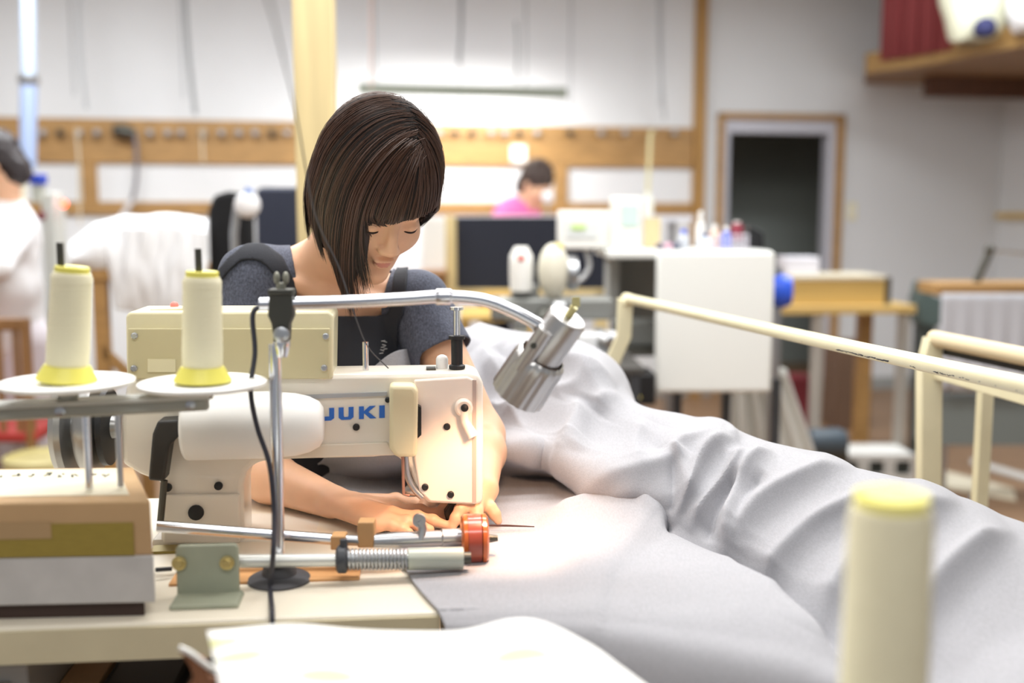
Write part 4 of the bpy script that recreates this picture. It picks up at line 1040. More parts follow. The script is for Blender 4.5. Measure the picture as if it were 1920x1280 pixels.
# small white lettering-like stitch mark on the bib
PA = projA(VA); cand = np.where(bib)[0]; b = MB()
for (x, y, w_) in ((718, 640, 0), (720, 646, 1), (718, 652, 0), (716, 658, 1), (714, 664, 0), (722, 642, 1), (721, 655, 0)):
    i_ = cand[np.argmin(((PA[cand]-(x, y))**2).sum(1))]; c_ = Vector(VA[i_]) + Vector(Nn[i_])*.003
    b.tube([c_ + Vector((-.0035, 0, .001)), c_ + Vector((.003, 0, -.001 if w_ else .002))], .0007, 5)
b.build('stitched_letters', M('stitch_white', 'd0d0d0', .7), wm)
# legs, seated
lg = Field((-.62, 1.55, .0), (.1, 2.3, .78), .010)
hip = be + Vector((0, .02, -.16))
lg.ell(hip, (.17, .13, .11), None, .04)
for s_ in (-1, 1):
    h_ = hip + Vector((s_*.09, 0, -.02)); kn_ = Vector((h_.x + s_*.05, 1.66, .50)); an = Vector((kn_.x, 1.72, .09))
    lg.cap(h_, kn_, .085, .06, .03); lg.cap(kn_, an, .06, .042, .02)
V, Q = lg.mesh(); npmesh('trousers', V, Q, apr, wm)
for s_ in (-1, 1):
    x = hip.x + s_*.14; MB().ball((x, 1.67, .04), (.045, .12, .045), seg=20).build('shoe', black, wm)
st = thing('round_stool', 'low round stool the person in the grey shirt sits on', 'stool')
sz = hip.z - .15
MB().lathe((hip.x, hip.y+.02, sz-.05), (0, 0, 1), [(0, .15), (.005, .17), (.04, .17), (.05, .15)], 32).build('seat', black, st)
MB().cyl((hip.x, hip.y+.02, .06), (hip.x, hip.y+.02, sz-.05), .025).build('column', chrome, st)
for k in range(5):
    a_ = k*2*math.pi/5; MB().tube([(hip.x, hip.y+.02, .07), (hip.x+.24*math.cos(a_), hip.y+.02+.24*math.sin(a_), .03)], [.018, .014], 8).build('foot', black, st)
# threads: from the guide to the machine
thm = M('dark_thread', '55565a', .7)
q = catmull([PY(470, -120, .62), PY(520, 60, .85), PY(560, 240, 1.12), PY(590, 400, 1.30), PY(635, 500, 1.37), PY(665, 590, 1.40), PY(690, 650, 1.45), PY(728, 690, 1.50)], 8)
# background thread of the machine passing in front of the hair
tag(MB().tube(q, [.0009]*len(q), 6).build('hanging_thread', thm), 'thin dark thread running down in front of the hair to the machine', 'thread')

# ================================================================== CREAM RAIL FRAME (right)
rz = 1.036
ra_, rb_ = PZ(1178, 560, rz), PZ(1930, 724, rz); rdir = (rb_-ra_).normalized()
cr = thing('cream_rail', 'cream painted tubular rail with chipped paint running across the right side', 'rail')
rb2 = rb_ + rdir*.35
MB().tube(catmull([PY(1168, 572, ra_.y), ra_ + rdir*.015, ra_ + rdir*.05, ra_.lerp(rb2, .5), rb2], 6), .0122, 20).build('top_tube', cream, cr)
YF = ra_.y
FR = Frame((0, YF, 0), 0)
def fq(pts, v0, v1, fr=FR): return MB().prism([fr.at(x, y, 0) for x, y in pts], v0, v1, fr)
fq([(1158, 558), (1186, 566), (1183, 632), (1150, 706), (1100, 800), (1078, 800), (1128, 690), (1156, 628)], -.012, .012).build('end_strut', cream, cr, bev=.003)
zl_ = FR.at(1090, 800, 0)[1]
MB().box((FR.at(1080, 800, 0)[0], YF-.012, 0), (FR.at(1102, 800, 0)[0], YF+.012, zl_)).build('leg', cream, cr, bev=.003)
MB().box((rb2.x-.012, rb2.y-.012, 0), (rb2.x+.012, rb2.y+.012, rz)).build('leg', cream, cr, bev=.003)
chip = M('chipped_steel', '33353a', .6)
e_side = rdir.cross(Vector((0, 0, 1))).normalized()
if e_side.y > 0: e_side = -e_side
rs = random.Random(5); b = MB()
def chips(px0, px1, cnt, w_):
    for i in range(cnt):
        px = rs.uniform(px0, px1); f_ = (px-1178)/(1930-1178); 
        y = 560 + f_*164; p = PZ(px, y + 3, rz)
        # closest point on axis
        tt_ = (p-ra_).dot(rdir); c = ra_ + rdir*tt_; an = R(rs.uniform(-38, -26)); d = e_side*math.cos(an) + Vector((0, 0, math.sin(an)))
        c2 = c + d*.0121; L_ = rs.uniform(.001, .004)*w_
        b.tube([c2 - rdir*L_, c2 + rdir*L_], [.0004, .0008], 5)
chips(1568, 1665, 60, 1.5); chips(1706, 1718, 5, .5); chips(1750, 1790, 18, 1); chips(1795, 1840, 8, .5); chips(1240, 1250, 4, .7)
for px in (1868, 1907, 1300, 1500): chips(px, px+2, 1, .4)
b.build('paint_chips', chip, cr)

# second cream frame further right
c2 = thing('cream_frame_stand', 'cream square-post stand with a round roll on top behind the rail', 'stand')
Y2 = 2.35; F2 = Frame((0, Y2, 0), -.0)
fq([(1736, 632), (1762, 640), (1760, 940), (1722, 940), (1722, 690)], -.02, .02, F2).build('post', cream, c2, bev=.003)
u0, w0 = F2.at(1722, 930, 0); u1, _ = F2.at(1760, 930, 0)
MB().box((u0, Y2-.02, 0), (u1, Y2+.02, w0), None).build('post_foot', cream, c2)
zb3 = PY(1745, 632, Y2).z
zr = zb3
rollA, rollB = PY(1748, 634, Y2), PZ(2010, 668, 0) if False else None
rA = PY(1750, 634, Y2); rB = PY(2000, 684, 1.95)
MB().cyl(rA, rB, .018, seg=20).build('roller', M('roll_beige', 'dccba6', .6), c2)
kA = PY(1742, 690, Y2); kB = PY(2000, 762, 1.95)
MB().hexa([kA+Vector((0,-.01,-.02)), kB+Vector((0,-.01,-.02)), kB+Vector((0,.01,-.02)), kA+Vector((0,.01,-.02)), kA+Vector((0,-.01,.02)), kB+Vector((0,-.01,.02)), kB+Vector((0,.01,.02)), kA+Vector((0,.01,.02))]).build('cross_rail', cream, c2, bev=.002)
u0, w0 = F2.at(1788, 745, .15); u1, w1 = F2.at(1810, 745, .15)
MB().box((u0, Y2+.0, 0), (u1, Y2+.03, PY(1798, 722, Y2).z)).build('inner_post', cream, c2, bev=.002)
mA = PY(1770, 655, Y2-.02); mB = PY(1990, 700, 1.98)
MB().hexa([mA+Vector((0,-.005,-.012)), mB+Vector((0,-.005,-.012)), mB+Vector((0,.005,-.012)), mA+Vector((0,.005,-.012)), mA+Vector((0,-.005,.008)), mB+Vector((0,-.005,.008)), mB+Vector((0,.005,.008)), mA+Vector((0,.005,.008))]).build('under_bar', black, c2)

# ================================================================== BACKGROUND: white cabinet machine
def fbox(x0, y0, x1, y1, Y, d, name, m, parent=None, bev=.004, fr=None, **k):
    fr = fr or Frame((0, Y, 0), .03); a = fr.at(x0, y0, 0); c = fr.at(x1, y1, 0)
    return MB().box((min(a[0], c[0]), 0, min(a[1], c[1])), (max(a[0], c[0]), d, max(a[1], c[1])), fr).build(name, m, parent, bev=bev, **k)
cabm = thing('white_machine_cabinet', 'white box-shaped machine cabinet with an open grey side right of centre', 'machine')
whc = M('cabinet_white', 'eceeea', .4)
fbox(1232, 472, 1447, 736, 3.6, .025, 'front_cover', whc, cabm, bev=.02)
fbox(1140, 470, 1447, 484, 3.63, .42, 'top_cover', whc, cabm, bev=.006)
fbox(1142, 486, 1160, 600, 3.9, .15, 'side_wall', M('cab_grey', 'a5a8a6', .5), cabm)
fbox(1150, 484, 1445, 600, 4.05, .02, 'rear_wall', M('cab_grey2', '7d807e', .6), cabm)
fbox(1148, 655, 1235, 668, 3.7, .3, 'shelf_plate', dsteel, cabm)
for x in (1270, 1362, 1455):
    p = PY(x, 736, 3.75); MB().box((p.x-.015, 3.74, 0), (p.x+.015, 3.77, p.z+.05)).build('leg', M('leg_dark', '3a3c40', .5), cabm)
p = PY(1452, 600, 4.0); MB().box((p.x-.02, 3.98, 0), (p.x+.02, 4.02, PY(1452, 500, 4.0).z)).build('leg', steel, cabm)
# control displays on top
d1 = thing('control_display', 'white control panel with small green screen left of the white cabinet', 'control panel')
fbox(1046, 394, 1146, 468, 3.75, .05, 'casing', whitepl, d1, bev=.01)
fbox(1062, 412, 1120, 446, 3.745, .004, 'bezel', M('bezel_grey', 'e2e6e6', .4), d1, bev=.001)
fbox(1072, 420, 1098, 430, 3.738, .004, 'green_screen', M('lcd_green', 'bcd68a', .4, emit=('bcd68a', .3)), d1, bev=0)
q = catmull([PY(1098, 465, 3.8), PY(1105, 500, 3.8), PY(1088, 525, 3.8), PY(1062, 528, 3.8)], 6)
MB().tube(q, .008, 8).build('cable_hose', M('pale_hose', 'c8cacc', .5), d1)
MB().cyl(PY(1120, 466, 3.79), PY(1150, 482, 3.79), .012).build('mount_arm', whitepl, d1)
d2 = thing('control_display', 'taller pale control panel with a faint blue screen standing on the cabinet end', 'control panel')
fbox(1146, 368, 1202, 464, 3.70, .04, 'casing', M('panel_offwhite', 'f0f2ea', .4), d2, bev=.008)
fbox(1166, 384, 1196, 424, 3.695, .004, 'pale_screen', M('lcd_pale', 'cfe6e0', .4), d2, bev=.001)
MB().box((PY(1160, 462, 3.72).x, 3.7, PY(1160, 474, 3.72).z), (PY(1195, 462, 3.72).x, 3.76, PY(1160, 462, 3.72).z)).build('foot', whitepl, d2)
# clutter on the cabinet
ztopc = PY(1300, 470, 3.66).z + .002
ztc = Frame((0, 3.63, 0), .03).at(1300, 470, 0)[1] + .001
def bottle(px, Y, r, h, m, cap, label, name='bottle', cat='bottle', z=None):
    p = PY(px, 440, Y); t_ = thing(name, label, cat); z = ztc if z is None else z
    MB().lathe((p.x, Y, z), (0, 0, 1), [(0, r*.9), (.004, r), (h*.6, r), (h*.75, r*.45), (h*.8, r*.4)], 20).build('body', m, t_)
    MB().lathe((p.x, Y, z+h*.8), (0, 0, 1), [(0, r*.5), (h*.2, r*.45)], 16).build('cap', cap, t_)
bottle(1313, 3.8, .016, .135, whitepl, whitepl, 'tall thin white bottle on the cabinet top')
bottle(1282, 3.78, .022, .07, M('clear_grey', 'c8ccd4', .3), bluepl, 'small bottle with a blue cap on the cabinet top')
bottle(1340, 3.85, .022, .085, M('peach', 'eac2a8', .5), whitepl, 'peach coloured bottle in the middle of the cabinet clutter')
bottle(1362, 3.83, .020, .08, bluepl, whitepl, 'blue bottle beside the red spool on the cabinet')
bottle(1322, 3.76, .028, .055, M('paleblue_jar', 'd5e0ee', .4), M('navycap', '3b4a78', .5), 'squat pale blue jar in front of the tall white bottle', 'jar', 'jar')
th_ = thing('thread_spool', 'dark red spool sticking out of the basket on the cabinet', 'spool'); p = PY(1382, 420, 3.85)
MB().lathe((p.x, 3.85, ztc+.03), (0, 0, 1), [(0, .02), (.01, .022), (.05, .022), (.06, .016)], 16).build('winding', M('dark_red', '8a3040', .6), th_); MB().lathe((p.x, 3.85, ztc+.09), (0, 0, 1), [(0, .012), (.008, .012)], 12).build('core', whitepl, th_)
bk = thing('small_basket', 'white wire basket holding small things on the cabinet', 'basket'); a = PY(1335, 455, 3.8); c = PY(1398, 455, 3.8)
b = MB()
for k in range(9):
    x = a.x + (c.x-a.x)*k/8
    for yy in (3.76, 3.9): b.cyl((x, yy, ztc), (x, yy, ztc+.05), .0022, seg=6)
for zz_ in (.002, .025, .05):
    for yy in (3.76, 3.9): b.cyl((a.x, yy, ztc+zz_), (c.x, yy, ztc+zz_), .0025, seg=6)
    for xx in (a.x, c.x): b.cyl((xx, 3.76, ztc+zz_), (xx, 3.9, ztc+zz_), .0025, seg=6)
b.build('wire_frame', M('wire_pale', 'd9d5e0', .4), bk); MB().box((a.x, 3.76, ztc), (c.x, 3.9, ztc+.004)).build('bottom', M('wire_pale', 'd9d5e0', .4), bk)
p = PY(1412, 450, 3.9); tag(MB().prism([(-.03, 0), (.035, 0), (.03, .055), (-.02, .085)], -.03, .03, Frame((p.x, 3.9, ztc), 0)).build('black_holder', black, bev=.004), 'small black slanted holder at the right end of the cabinet top', 'holder')
p = PY(1222, 445, 3.95); tag(MB().box((p.x-.028, 3.92, ztc), (p.x+.028, 3.98, ztc+.11)).build('cork_block', M('tan_card', 'd0bf94', .7), bev=.003), 'tan block standing behind the taller control panel', 'block')
for k, (px, col_, lab) in enumerate([(1237, '6a6272', 'small dark purple trinket next to the tan block on the cabinet'), (1253, 'd9a9bd', 'small pink scrap on the cabinet top'), (1268, '555a70', 'small slate coloured trinket left of the squat jar')]):
    p = PY(px, 460, 3.74); tag(MB().ball((p.x, 3.74, ztc+.012), (.018, .02, .012), seg=12).build('small_trinket', M('trk%d' % k, col_, .6)), lab, 'trinket')
# bobbin lamp hanging item
p = PY(1214, 388, 6.3); 
hl = thing('hanging_bulb_holder', 'small white hanging bulb holder over the cabinet', 'bulb holder'); MB().lathe((p.x, 6.3, PY(1214, 410, 6.3).z), (0, 0, 1), [(0, .01), (.01, .034), (.10, .034), (.14, .018), (.16, .006)], 16).build('holder', M('holder_w', 'eeeede', .5), hl)
MB().tube([(p.x, 6.3, PY(1214, 365, 6.3).z), (p.x+.01, 6.3, PY(1222, 250, 6.3).z), WF.W(wu(1222, -.03), -.03, wall_at(1222, 245, -.03)[1])], .012, seg=6).build('cord', M('cord_yellow', 'd8cfa0', .7), hl)

# dark partition board with pale wood frame, desk
dp = thing('dark_partition_board', 'dark navy partition board in a pale wooden frame behind the machines', 'partition')
fbox(855, 407, 1136, 541, 4.9, .02, 'panel', navy, dp, bev=.003)
fbox(833, 405, 856, 620, 4.88, .05, 'post', pine, dp)
fbox(833, 541, 1140, 560, 4.9, .04, 'lower_rail', pine, dp)
p = PY(1138, 560, 4.92); fr = Frame((0, 4.9, 0), .03)
MB().box((fr.at(833, 600, 0)[0], 0, 0), (fr.at(856, 600, 0)[0], .05, fr.at(833, 615, 0)[1]), fr).build('leg', pine, dp)
MB().box((fr.at(1116, 600, 0)[0], 0, 0), (fr.at(1140, 600, 0)[0], .05, fr.at(1116, 545, 0)[1]), fr).build('leg', pine, dp)
dk_ = thing('work_desk', 'tan work desk under the dark partition board', 'desk')
fbox(862, 590, 1000, 602, 4.4, .45, 'desktop', tanwood, dk_)
fbox(905, 545, 1000, 590, 4.7, .03, 'backboard', tanwood, dk_)
for x in (872, 990):
    p = PY(x, 600, 4.43); MB().box((p.x-.02, 4.42, 0), (p.x+.02, 4.46, p.z+.0)).build('leg', tanwood, dk_)
wd = thing('white_table', 'white topped table behind the pine pillar near the partition', 'table')
fbox(785, 510, 836, 522, 4.6, .3, 'tabletop', brownwood, wd); fbox(790, 408, 835, 500, 4.75, .02, 'white_board', whitepl, wd)
p = PY(800, 522, 4.65); MB().box((p.x-.02, 4.63, 0), (p.x+.02, 4.67, p.z)).build('leg', brownwood, wd); p = PY(828, 522, 4.65); MB().box((p.x-.02, 4.63, 0), (p.x+.02, 4.67, p.z)).build('leg', brownwood, wd)
# long white worktop where the pink person stands
wt = thing('white_worktop', 'long white worktop along the back wall before the person in pink', 'worktop')
F6 = Frame((0, 5.75, 0), WALLA)
a = F6.at(620, 404, 0); c = F6.at(1300, 404, 0)
MB().box((a[0], 0, a[1]-.03), (c[0], .35, a[1]), F6).build('top', M('worktop_w', 'dcdde4', .5), wt)
for uu3 in (a[0]+.1, (a[0]+c[0])/2, c[0]-.1): MB().box((uu3-.02, .05, 0), (uu3+.02, .09, a[1]-.03), F6).build('leg', steel, wt)

# ---- overlock machine in mid background (two columns, oval cover, red dot)
om = thing('overlock_machine', 'grey and white overlock machine with a cream oval cover before the dark board', 'sewing machine')
YO = 3.35
def lath(px, py0, py1, Y, prof_r, name, m, parent):
    z0_ = PY(px, py1, Y).z; z1_ = PY(px, py0, Y).z; x = PY(px, py0, Y).x; n = len(prof_r)
    return MB().lathe((x, Y, z0_), (0, 0, 1), [((z1_-z0_)*i/(n-1), r_) for i, r_ in enumerate(prof_r)], 24).build(name, m, parent)
lath(977, 462, 545, YO, [.034, .036, .037, .037, .036, .02], 'head_column', whitepl, om)
MB().ball(PY(977, 484, YO-.037), (.010, .004, .010), seg=12).build('red_button', M('red_dot', 'e0402c', .5), om)
MB().ball(PY(1038, 508, YO), (.050, .045, .088), seg=24).build('oval_cover', M('ivory_cover', 'dcd9c8', .4), om)
MB().ball(PY(1044, 464, YO), (.024, .02, .014), seg=16).build('yellow_cap', M('mustard', 'd8c24a', .5), om)
MB().lathe(PY(1062, 512, YO+.02), (1, .1, 0), [(0, .05), (.01, .055), (.03, .055), (.035, .02)], 24).build('pulley', steel, om)
fbox(920, 560, 1150, 600, YO-.02, .14, 'bed', M('mach_grey', '8d8f8c', .4, .4), om, bev=.01)
fbox(960, 535, 1010, 562, YO, .1, 'neck', M('mach_grey', '8d8f8c', .4, .4), om, bev=.008)
rs = random.Random(11)
for i in range(16):
    px, py = rs.uniform(930, 1150), rs.uniform(575, 690); Yk = YO - rs.uniform(.0, .12); p = PY(px, py, Yk)
    m_ = rs.choice([steel, dsteel, M('mach_grey', '8d8f8c', .4, .4), whitepl, chgrey])
    if rs.random() < .5: MB().lathe(p, (rs.uniform(-1, 1), rs.uniform(-.5, .5), rs.uniform(-.2, .2)), [(0, .01), (.002, rs.uniform(.018, .03)), (.03, rs.uniform(.018, .03)), (.035, .008)], 20).build('mechanism_wheel', m_, om)
    else: MB().box((p.x-.02, p.y-.02, p.z-.02), (p.x+rs.uniform(.01, .04), p.y+.03, p.z+rs.uniform(.01, .035))).build('mechanism_block', m_, om, bev=.004)
fbox(1085, 625, 1160, 705, YO-.1, .08, 'white_cover', M('cover_paper', 'e6e8ea', .6), om, bev=.012)
fbox(900, 690, 1210, 702, YO-.2, .5, 'machine_table', M('mach_dark', '4a4845', .5), om)
for x in (920, 1190):
    for Yq in (YO-.17, YO+.25):
        p = PY(x, 700, YO-.17); MB().box((p.x-.015, Yq-.015, 0), (p.x+.015, Yq+.015, p.z)).build('table_leg', M('leg_dark', '3a3c40', .5), om)
fbox(1150, 600, 1234, 650, 3.75, .1, 'motor_block', M('mach_dark2', '6f716e', .5, .3), om, bev=.01)
fbox(1160, 700, 1230, 760, 3.5, .15, 'pedal_box', black, om, bev=.01)
p = PY(1190, 745, 3.2); tag(MB().ball((p.x, 3.2, p.z), (.02, .02, .012), seg=12).cyl((p.x, 3.2, p.z), (p.x, 3.25, PY(1190, 700, 3.25).z), .006, seg=8).build('yellow_knob', M('mustard', 'd8c24a', .5)), 'small yellow knob on a stalk just behind the heaped fabric', 'knob')

# ---- pink person (far)
def person_far(label, head_c, hair_m, cloth_m, torso_pts, arm_sets, head_dir, lower, lower_m, h=.009, hs=1.0, feet=None):
    th_ = thing('person', label, 'person')
    fw_ = Vector(head_dir).normalized(); sdv = fw_.cross(Vector((0, 0, 1))).normalized()*1; sdv = -sdv; upv_ = fw_.cross(sdv).normalized()
    if upv_.z < 0: upv_ = -upv_
    HMx = np.array([list(sdv), list(fw_), list(upv_)]).T
    Hf = lambda s, f, u: Vector(head_c) + sdv*s + fw_*f + upv_*u
    pts = [Vector(p[0]) for p in torso_pts]; allp = pts + [Vector(head_c)] + [Vector(q) for s_ in arm_sets for q in s_]
    lo = np.min([list(p) for p in allp], axis=0) - .25; hi = np.max([list(p) for p in allp], axis=0) + .25; lo[2] = max(0, lo[2])
    Fb = Field(lo, hi, h*.6); head_field(Fb, Hf, HMx, hs, True); Fb.cap(Hf(0, -.02, -.06), pts[0], .05, .055, .02)
    for i in range(len(pts)-1): Fb.cap(pts[i], pts[i+1], torso_pts[i][1]*.9, torso_pts[i+1][1]*.9, .04)
    for s_ in arm_sets:
        Fb.cap(s_[0], s_[1], .042, .035, .03); Fb.cap(s_[1], s_[2], .035, .025, .01); hd = (Vector(s_[2])-Vector(s_[1])).normalized(); W_ = Vector(s_[2])
        Fb.cap(W_, W_+hd*.07, .024, .03, .01)
        for k in range(4): o_ = hd.cross(Vector((0, 0, 1))).normalized()*(k-1.5)*.018; Fb.cap(W_+hd*.07+o_, W_+hd*(.14-.012*abs(k-1.5))+o_+Vector((0, 0, -.015)), .009, .007, .004)
        o_ = hd.cross(Vector((0, 0, 1))).normalized()*.035; Fb.cap(W_+hd*.03+o_*.5, W_+hd*.09+o_, .011, .008, .006)
    V, Q = Fb.mesh(); npmesh('body', V, Q, skin, th_)
    Fh = Field(np.array(head_c)-.2, np.array(head_c)+.2, .005)
    Fh.ell(Hf(0, -.02, .045), (.086, .104, .098), HMx, .01); Fh.ell(Hf(0, -.055, -.04), (.078, .062, .080), HMx, .03); Fh.ell(Hf(0, .10, -.03), (.07, .055, .075), HMx, .012, True)
    V, Q = Fh.mesh(); Nv = vnormals(V, Q); V = V + Nv*np.array([noise.noise(Vector(v)*45)*.006 for v in V])[:, None]; npmesh('hair', V, Q, hair_m, th_)
    Fc = Field(lo, hi, h); 
    for i in range(len(pts)-1): Fc.cap(pts[i], pts[i+1], torso_pts[i][1], torso_pts[i+1][1], .05)
    for s_ in arm_sets: Fc.cap(s_[0], s_[1], .055, .055, .04); Fc.cap(s_[1], Vector(s_[1]).lerp(Vector(s_[2]), .45), .053, .048, .02)
    V, Q = Fc.mesh(); V = relax(V, Q, 2); Nv = vnormals(V, Q); V = V + Nv*np.array([noise.noise(Vector(v)*12)*.008 for v in V])[:, None]
    keep = np.linalg.norm(V - np.array(Hf(0, -.02, -.06)), axis=1) > .065
    npmesh('blouse', V, Q, cloth_m, th_, keep=keep)
    hp_ = pts[-1]; Fl = Field((hp_.x-.3, hp_.y-.3, .0), (hp_.x+.3, hp_.y+.3, hp_.z+.15), .012)
    Fl.ell(hp_, (.17, .14, .13), None, .04)
    for s_ in (-1, 1): Fl.cap(hp_ + Vector((s_*.08, 0, -.05)), (hp_.x+s_*.09, hp_.y, .08), lower, lower*.55, .04)
    V, Q = Fl.mesh(); npmesh('trousers', V, Q, lower_m, th_)
    for s_ in (-1, 1): MB().ball((hp_.x+s_*.09, hp_.y-.04, .045), (.045, .12, .045), seg=16).build('shoe', whitepl, th_)
    return th_
hc_ = PY(1006, 345, 6.25)
person_far('person in a pink top with short dark hair bending over work at the back wall', tuple(hc_), M('far_hair', '3f3029', .6), pink,
    [(PY(985, 385, 6.3), .07), (PY(965, 410, 6.33), .12), (PY(950, 450, 6.38), .14), (PY(950, 560, 6.42), .14)],
    [(PY(940, 405, 6.25), PY(935, 450, 6.05), PY(985, 440, 5.98)), (PY(1000, 408, 6.35), PY(1010, 445, 6.1), PY(1020, 440, 6.0))], (.55, -.5, -.55), .09, navy)
p = PY(1027, 368, 5.9)
tl2 = thing('small_round_lamp', 'small round white lamp beside the pink dressed person', 'lamp'); MB().ball((p.x, 5.9, p.z), .034, seg=16).build('shade', M('lamp_white', 'f6f4f6', .5), tl2)
zz4 = F6.at(1027, 404, .12)[1]; MB().cyl((p.x, 5.9, PY(1027, 404, 5.9).z-.02), (p.x, 5.9, p.z), .006, seg=8).build('stem', steel, tl2)

# ---- white clothed person at the left edge
hc_ = PY(-8, 310, 4.3)
person_far('person in a white blouse and pale apron standing cut off by the left edge', tuple(hc_), M('left_hair', '241a1c', .5), wht_cl,
    [(PY(5, 395, 4.35), .085), (PY(0, 440, 4.35), .15), (PY(-5, 540, 4.35), .155), (PY(0, 620, 4.4), .17)],
    [(PY(40, 425, 4.3), PY(-5, 500, 4.1), PY(-80, 520, 3.95)), (PY(-60, 430, 4.4), PY(-90, 520, 4.2), PY(-150, 530, 4.0))], (-.8, -.2, -.5), .13, M('pale_apron', 'dcd6dc', .8))

# ---- wooden chair with red seat, left
chr_ = thing('wooden_chair', 'brown slatted wooden chair with a red seat at the left edge', 'chair')
YC = 3.9; FC = Frame((0, YC, 0), .05)
zs = .455
sx0 = FC.at(-120, 800, 0)[0]; sx1 = FC.at(62, 800, 0)[0]
ztop_ = FC.at(30, 597, 0)[1]
for x in (sx0+.02, sx1-.015): MB().box((x-.016, .0, 0), (x+.016, .032, ztop_-.0), FC).build('rear_leg', brownwood, chr_, bev=.004)
for x in (sx0+.02, sx1-.015): MB().box((x-.016, .38, 0), (x+.016, .41, zs-.03), FC).build('front_leg', brownwood, chr_, bev=.004)
MB().box((sx0, -.002, ztop_-.045), (sx1, .03, ztop_), FC).build('top_rail', brownwood, chr_, bev=.006)
for k in range(5):
    x = sx0 + .05 + k*(sx1-sx0-.1)/4; MB().box((x-.01, .006, zs), (x+.01, .022, ztop_-.04), FC).build('slat', brownwood, chr_, bev=.002)
MB().box((sx0+.0, .0, zs-.035), (sx1+.008, .42, zs+.01), FC).build('seat', red, chr_, bev=.015)
MB().box((sx0+.02, .0, .2), (sx1-.02, .02, .225), FC).build('stretcher', brownwood, chr_)
# blue cap thing and grey machine column, orange lamp
gm = thing('grey_machine_column', 'grey upright machine with a blue cap and orange signal lamp near the left edge', 'machine')
fbox(74, 360, 116, 640, 4.75, .12, 'column', M('col_grey', 'c3c5bf', .5), gm, bev=.01)
fbox(54, 326, 80, 346, 4.7, .06, 'blue_cap', M('deep_blue', '1f3fae', .5), gm, bev=.006)
fbox(58, 344, 78, 380, 4.72, .05, 'neck', M('neck_grey', 'b9beb4', .5), gm, bev=.004)
MB().ball(PY(119, 382, 4.7), .016, seg=12).build('signal_lamp', M('orange_lamp', 'ff6a4a', emit=('ff5030', 4)), gm)
fr = Frame((0, 4.75, 0), .03); MB().box((fr.at(70, 640, 0)[0], -.05, 0), (fr.at(120, 640, 0)[0], .17, fr.at(70, 640, 0)[1]), fr).build('pedestal', M('col_grey', 'c3c5bf', .5), gm)
MB().ball(PY(77, 405, 4.68), (.02, .01, .02), seg=12).build('dial', M('maroon', '7a3038', .5), gm)
q = [PY(38, 380, 4.6), PY(44, 312, 4.6)]; MB().cyl(q[0], q[1], .022, .015, 12).build('pale_spout', M('pale_spout', 'ddd9c0', .5), gm)
# bench with white cloth heap
wb = thing('wooden_bench', 'honey wooden bench carrying the heap of white cloth', 'bench')
YB = 3.9; FB2 = Frame((0, YB, 0), .04)
zbn = FB2.at(200, 505, 0)[1]
u0 = FB2.at(166, 505, 0)[0]; u1 = FB2.at(345, 505, 0)[0]
MB().box((u0, 0, zbn-.04), (u1, .55, zbn), FB2).build('seat', honey, wb, bev=.005)
for x in (u0+.03, u1-.03):
    for v in (.03, .5): MB().box((x-.025, v-.02, 0), (x+.025, v+.02, zbn-.04), FB2).build('leg', honey, wb)
MB().hexa([FB2.W(u0+.03, .01, zbn-.32), FB2.W(u0+.16, .01, zbn-.45), FB2.W(u0+.16, .03, zbn-.45), FB2.W(u0+.03, .03, zbn-.32), FB2.W(u0+.03, .01, zbn-.27), FB2.W(u0+.16, .01, zbn-.40), FB2.W(u0+.16, .03, zbn-.40), FB2.W(u0+.03, .03, zbn-.27)]).build('brace', honey, wb)
n = 70; G = np.zeros((n, 60, 3))
for i in range(n):
    s_ = i/(n-1); px = 132 + s_*256
    tops = np.interp(px, [132, 180, 240, 300, 360, 420], [455, 418, 405, 402, 408, 420]); bots = np.interp(px, [132, 200, 215, 260, 330, 420], [500, 505, 575, 590, 600, 610])
    for j in range(60):
        t = j/59
        if t < .4: k = t/.4; py = tops + (bots*.0 + 25)*k; Y = YB+.45 - .50*math.sin(k*math.pi/2)
        else: k = (t-.4)/.6; py = tops + 25 + (bots-tops-25)*k; Y = YB - .05 - .03*math.sin(k*3)
        p = PY(px, py, Y); nn_ = noise.noise(Vector((px*.02, py*.012, 1.3)))*.03 + noise.noise(Vector((px*.06, py*.02, 4)))*.012
        G[i, j] = (p.x, p.y + nn_, p.z + nn_*.3)
o = grid_mesh('white_cloth_heap', G, M('sheer_white', 'f0f2f5', .8), solid=.006); tag(o, 'heap of white cloth draped over the wooden bench at the left', 'cloth')

# ---- black office chair with jacket, navy chair, white round lamp
oc = thing('office_chair', 'black draped office chair left of the pine pillar', 'chair')
b = MB(); Fc = Frame((0, 3.9, 0), 0)
b.prism([Fc.at(x, y, 0) for x, y in [(388, 395), (398, 366), (425, 358), (458, 362), (470, 392), (474, 560), (392, 560)]], 0, .07, Fc); b.build('backrest', M('black_cloth', '131417', .9), oc, bev=.02)
p = PY(490, 600, 4.0); 
MB().box((p.x-.22, 3.95, .44), (p.x+.22, 4.38, .52)).build('seat', black, oc, bev=.03); MB().box((p.x-.03, 3.93, .4), (p.x+.03, 3.97, PY(430, 540, 3.95).z)).build('back_post', black, oc)
MB().cyl((p.x, 4.16, .08), (p.x, 4.16, .45), .03).build('column', black, oc)
for k in range(5): a_ = k*1.2566; MB().tube([(p.x, 4.16, .09), (p.x+.27*math.cos(a_), 4.16+.27*math.sin(a_), .05)], [.02, .015], 8).build('foot', black, oc)
nc2 = thing('navy_chair', 'navy high backed chair half hidden by the pine pillar', 'chair'); Fc = Frame((0, 4.75, 0), 0)
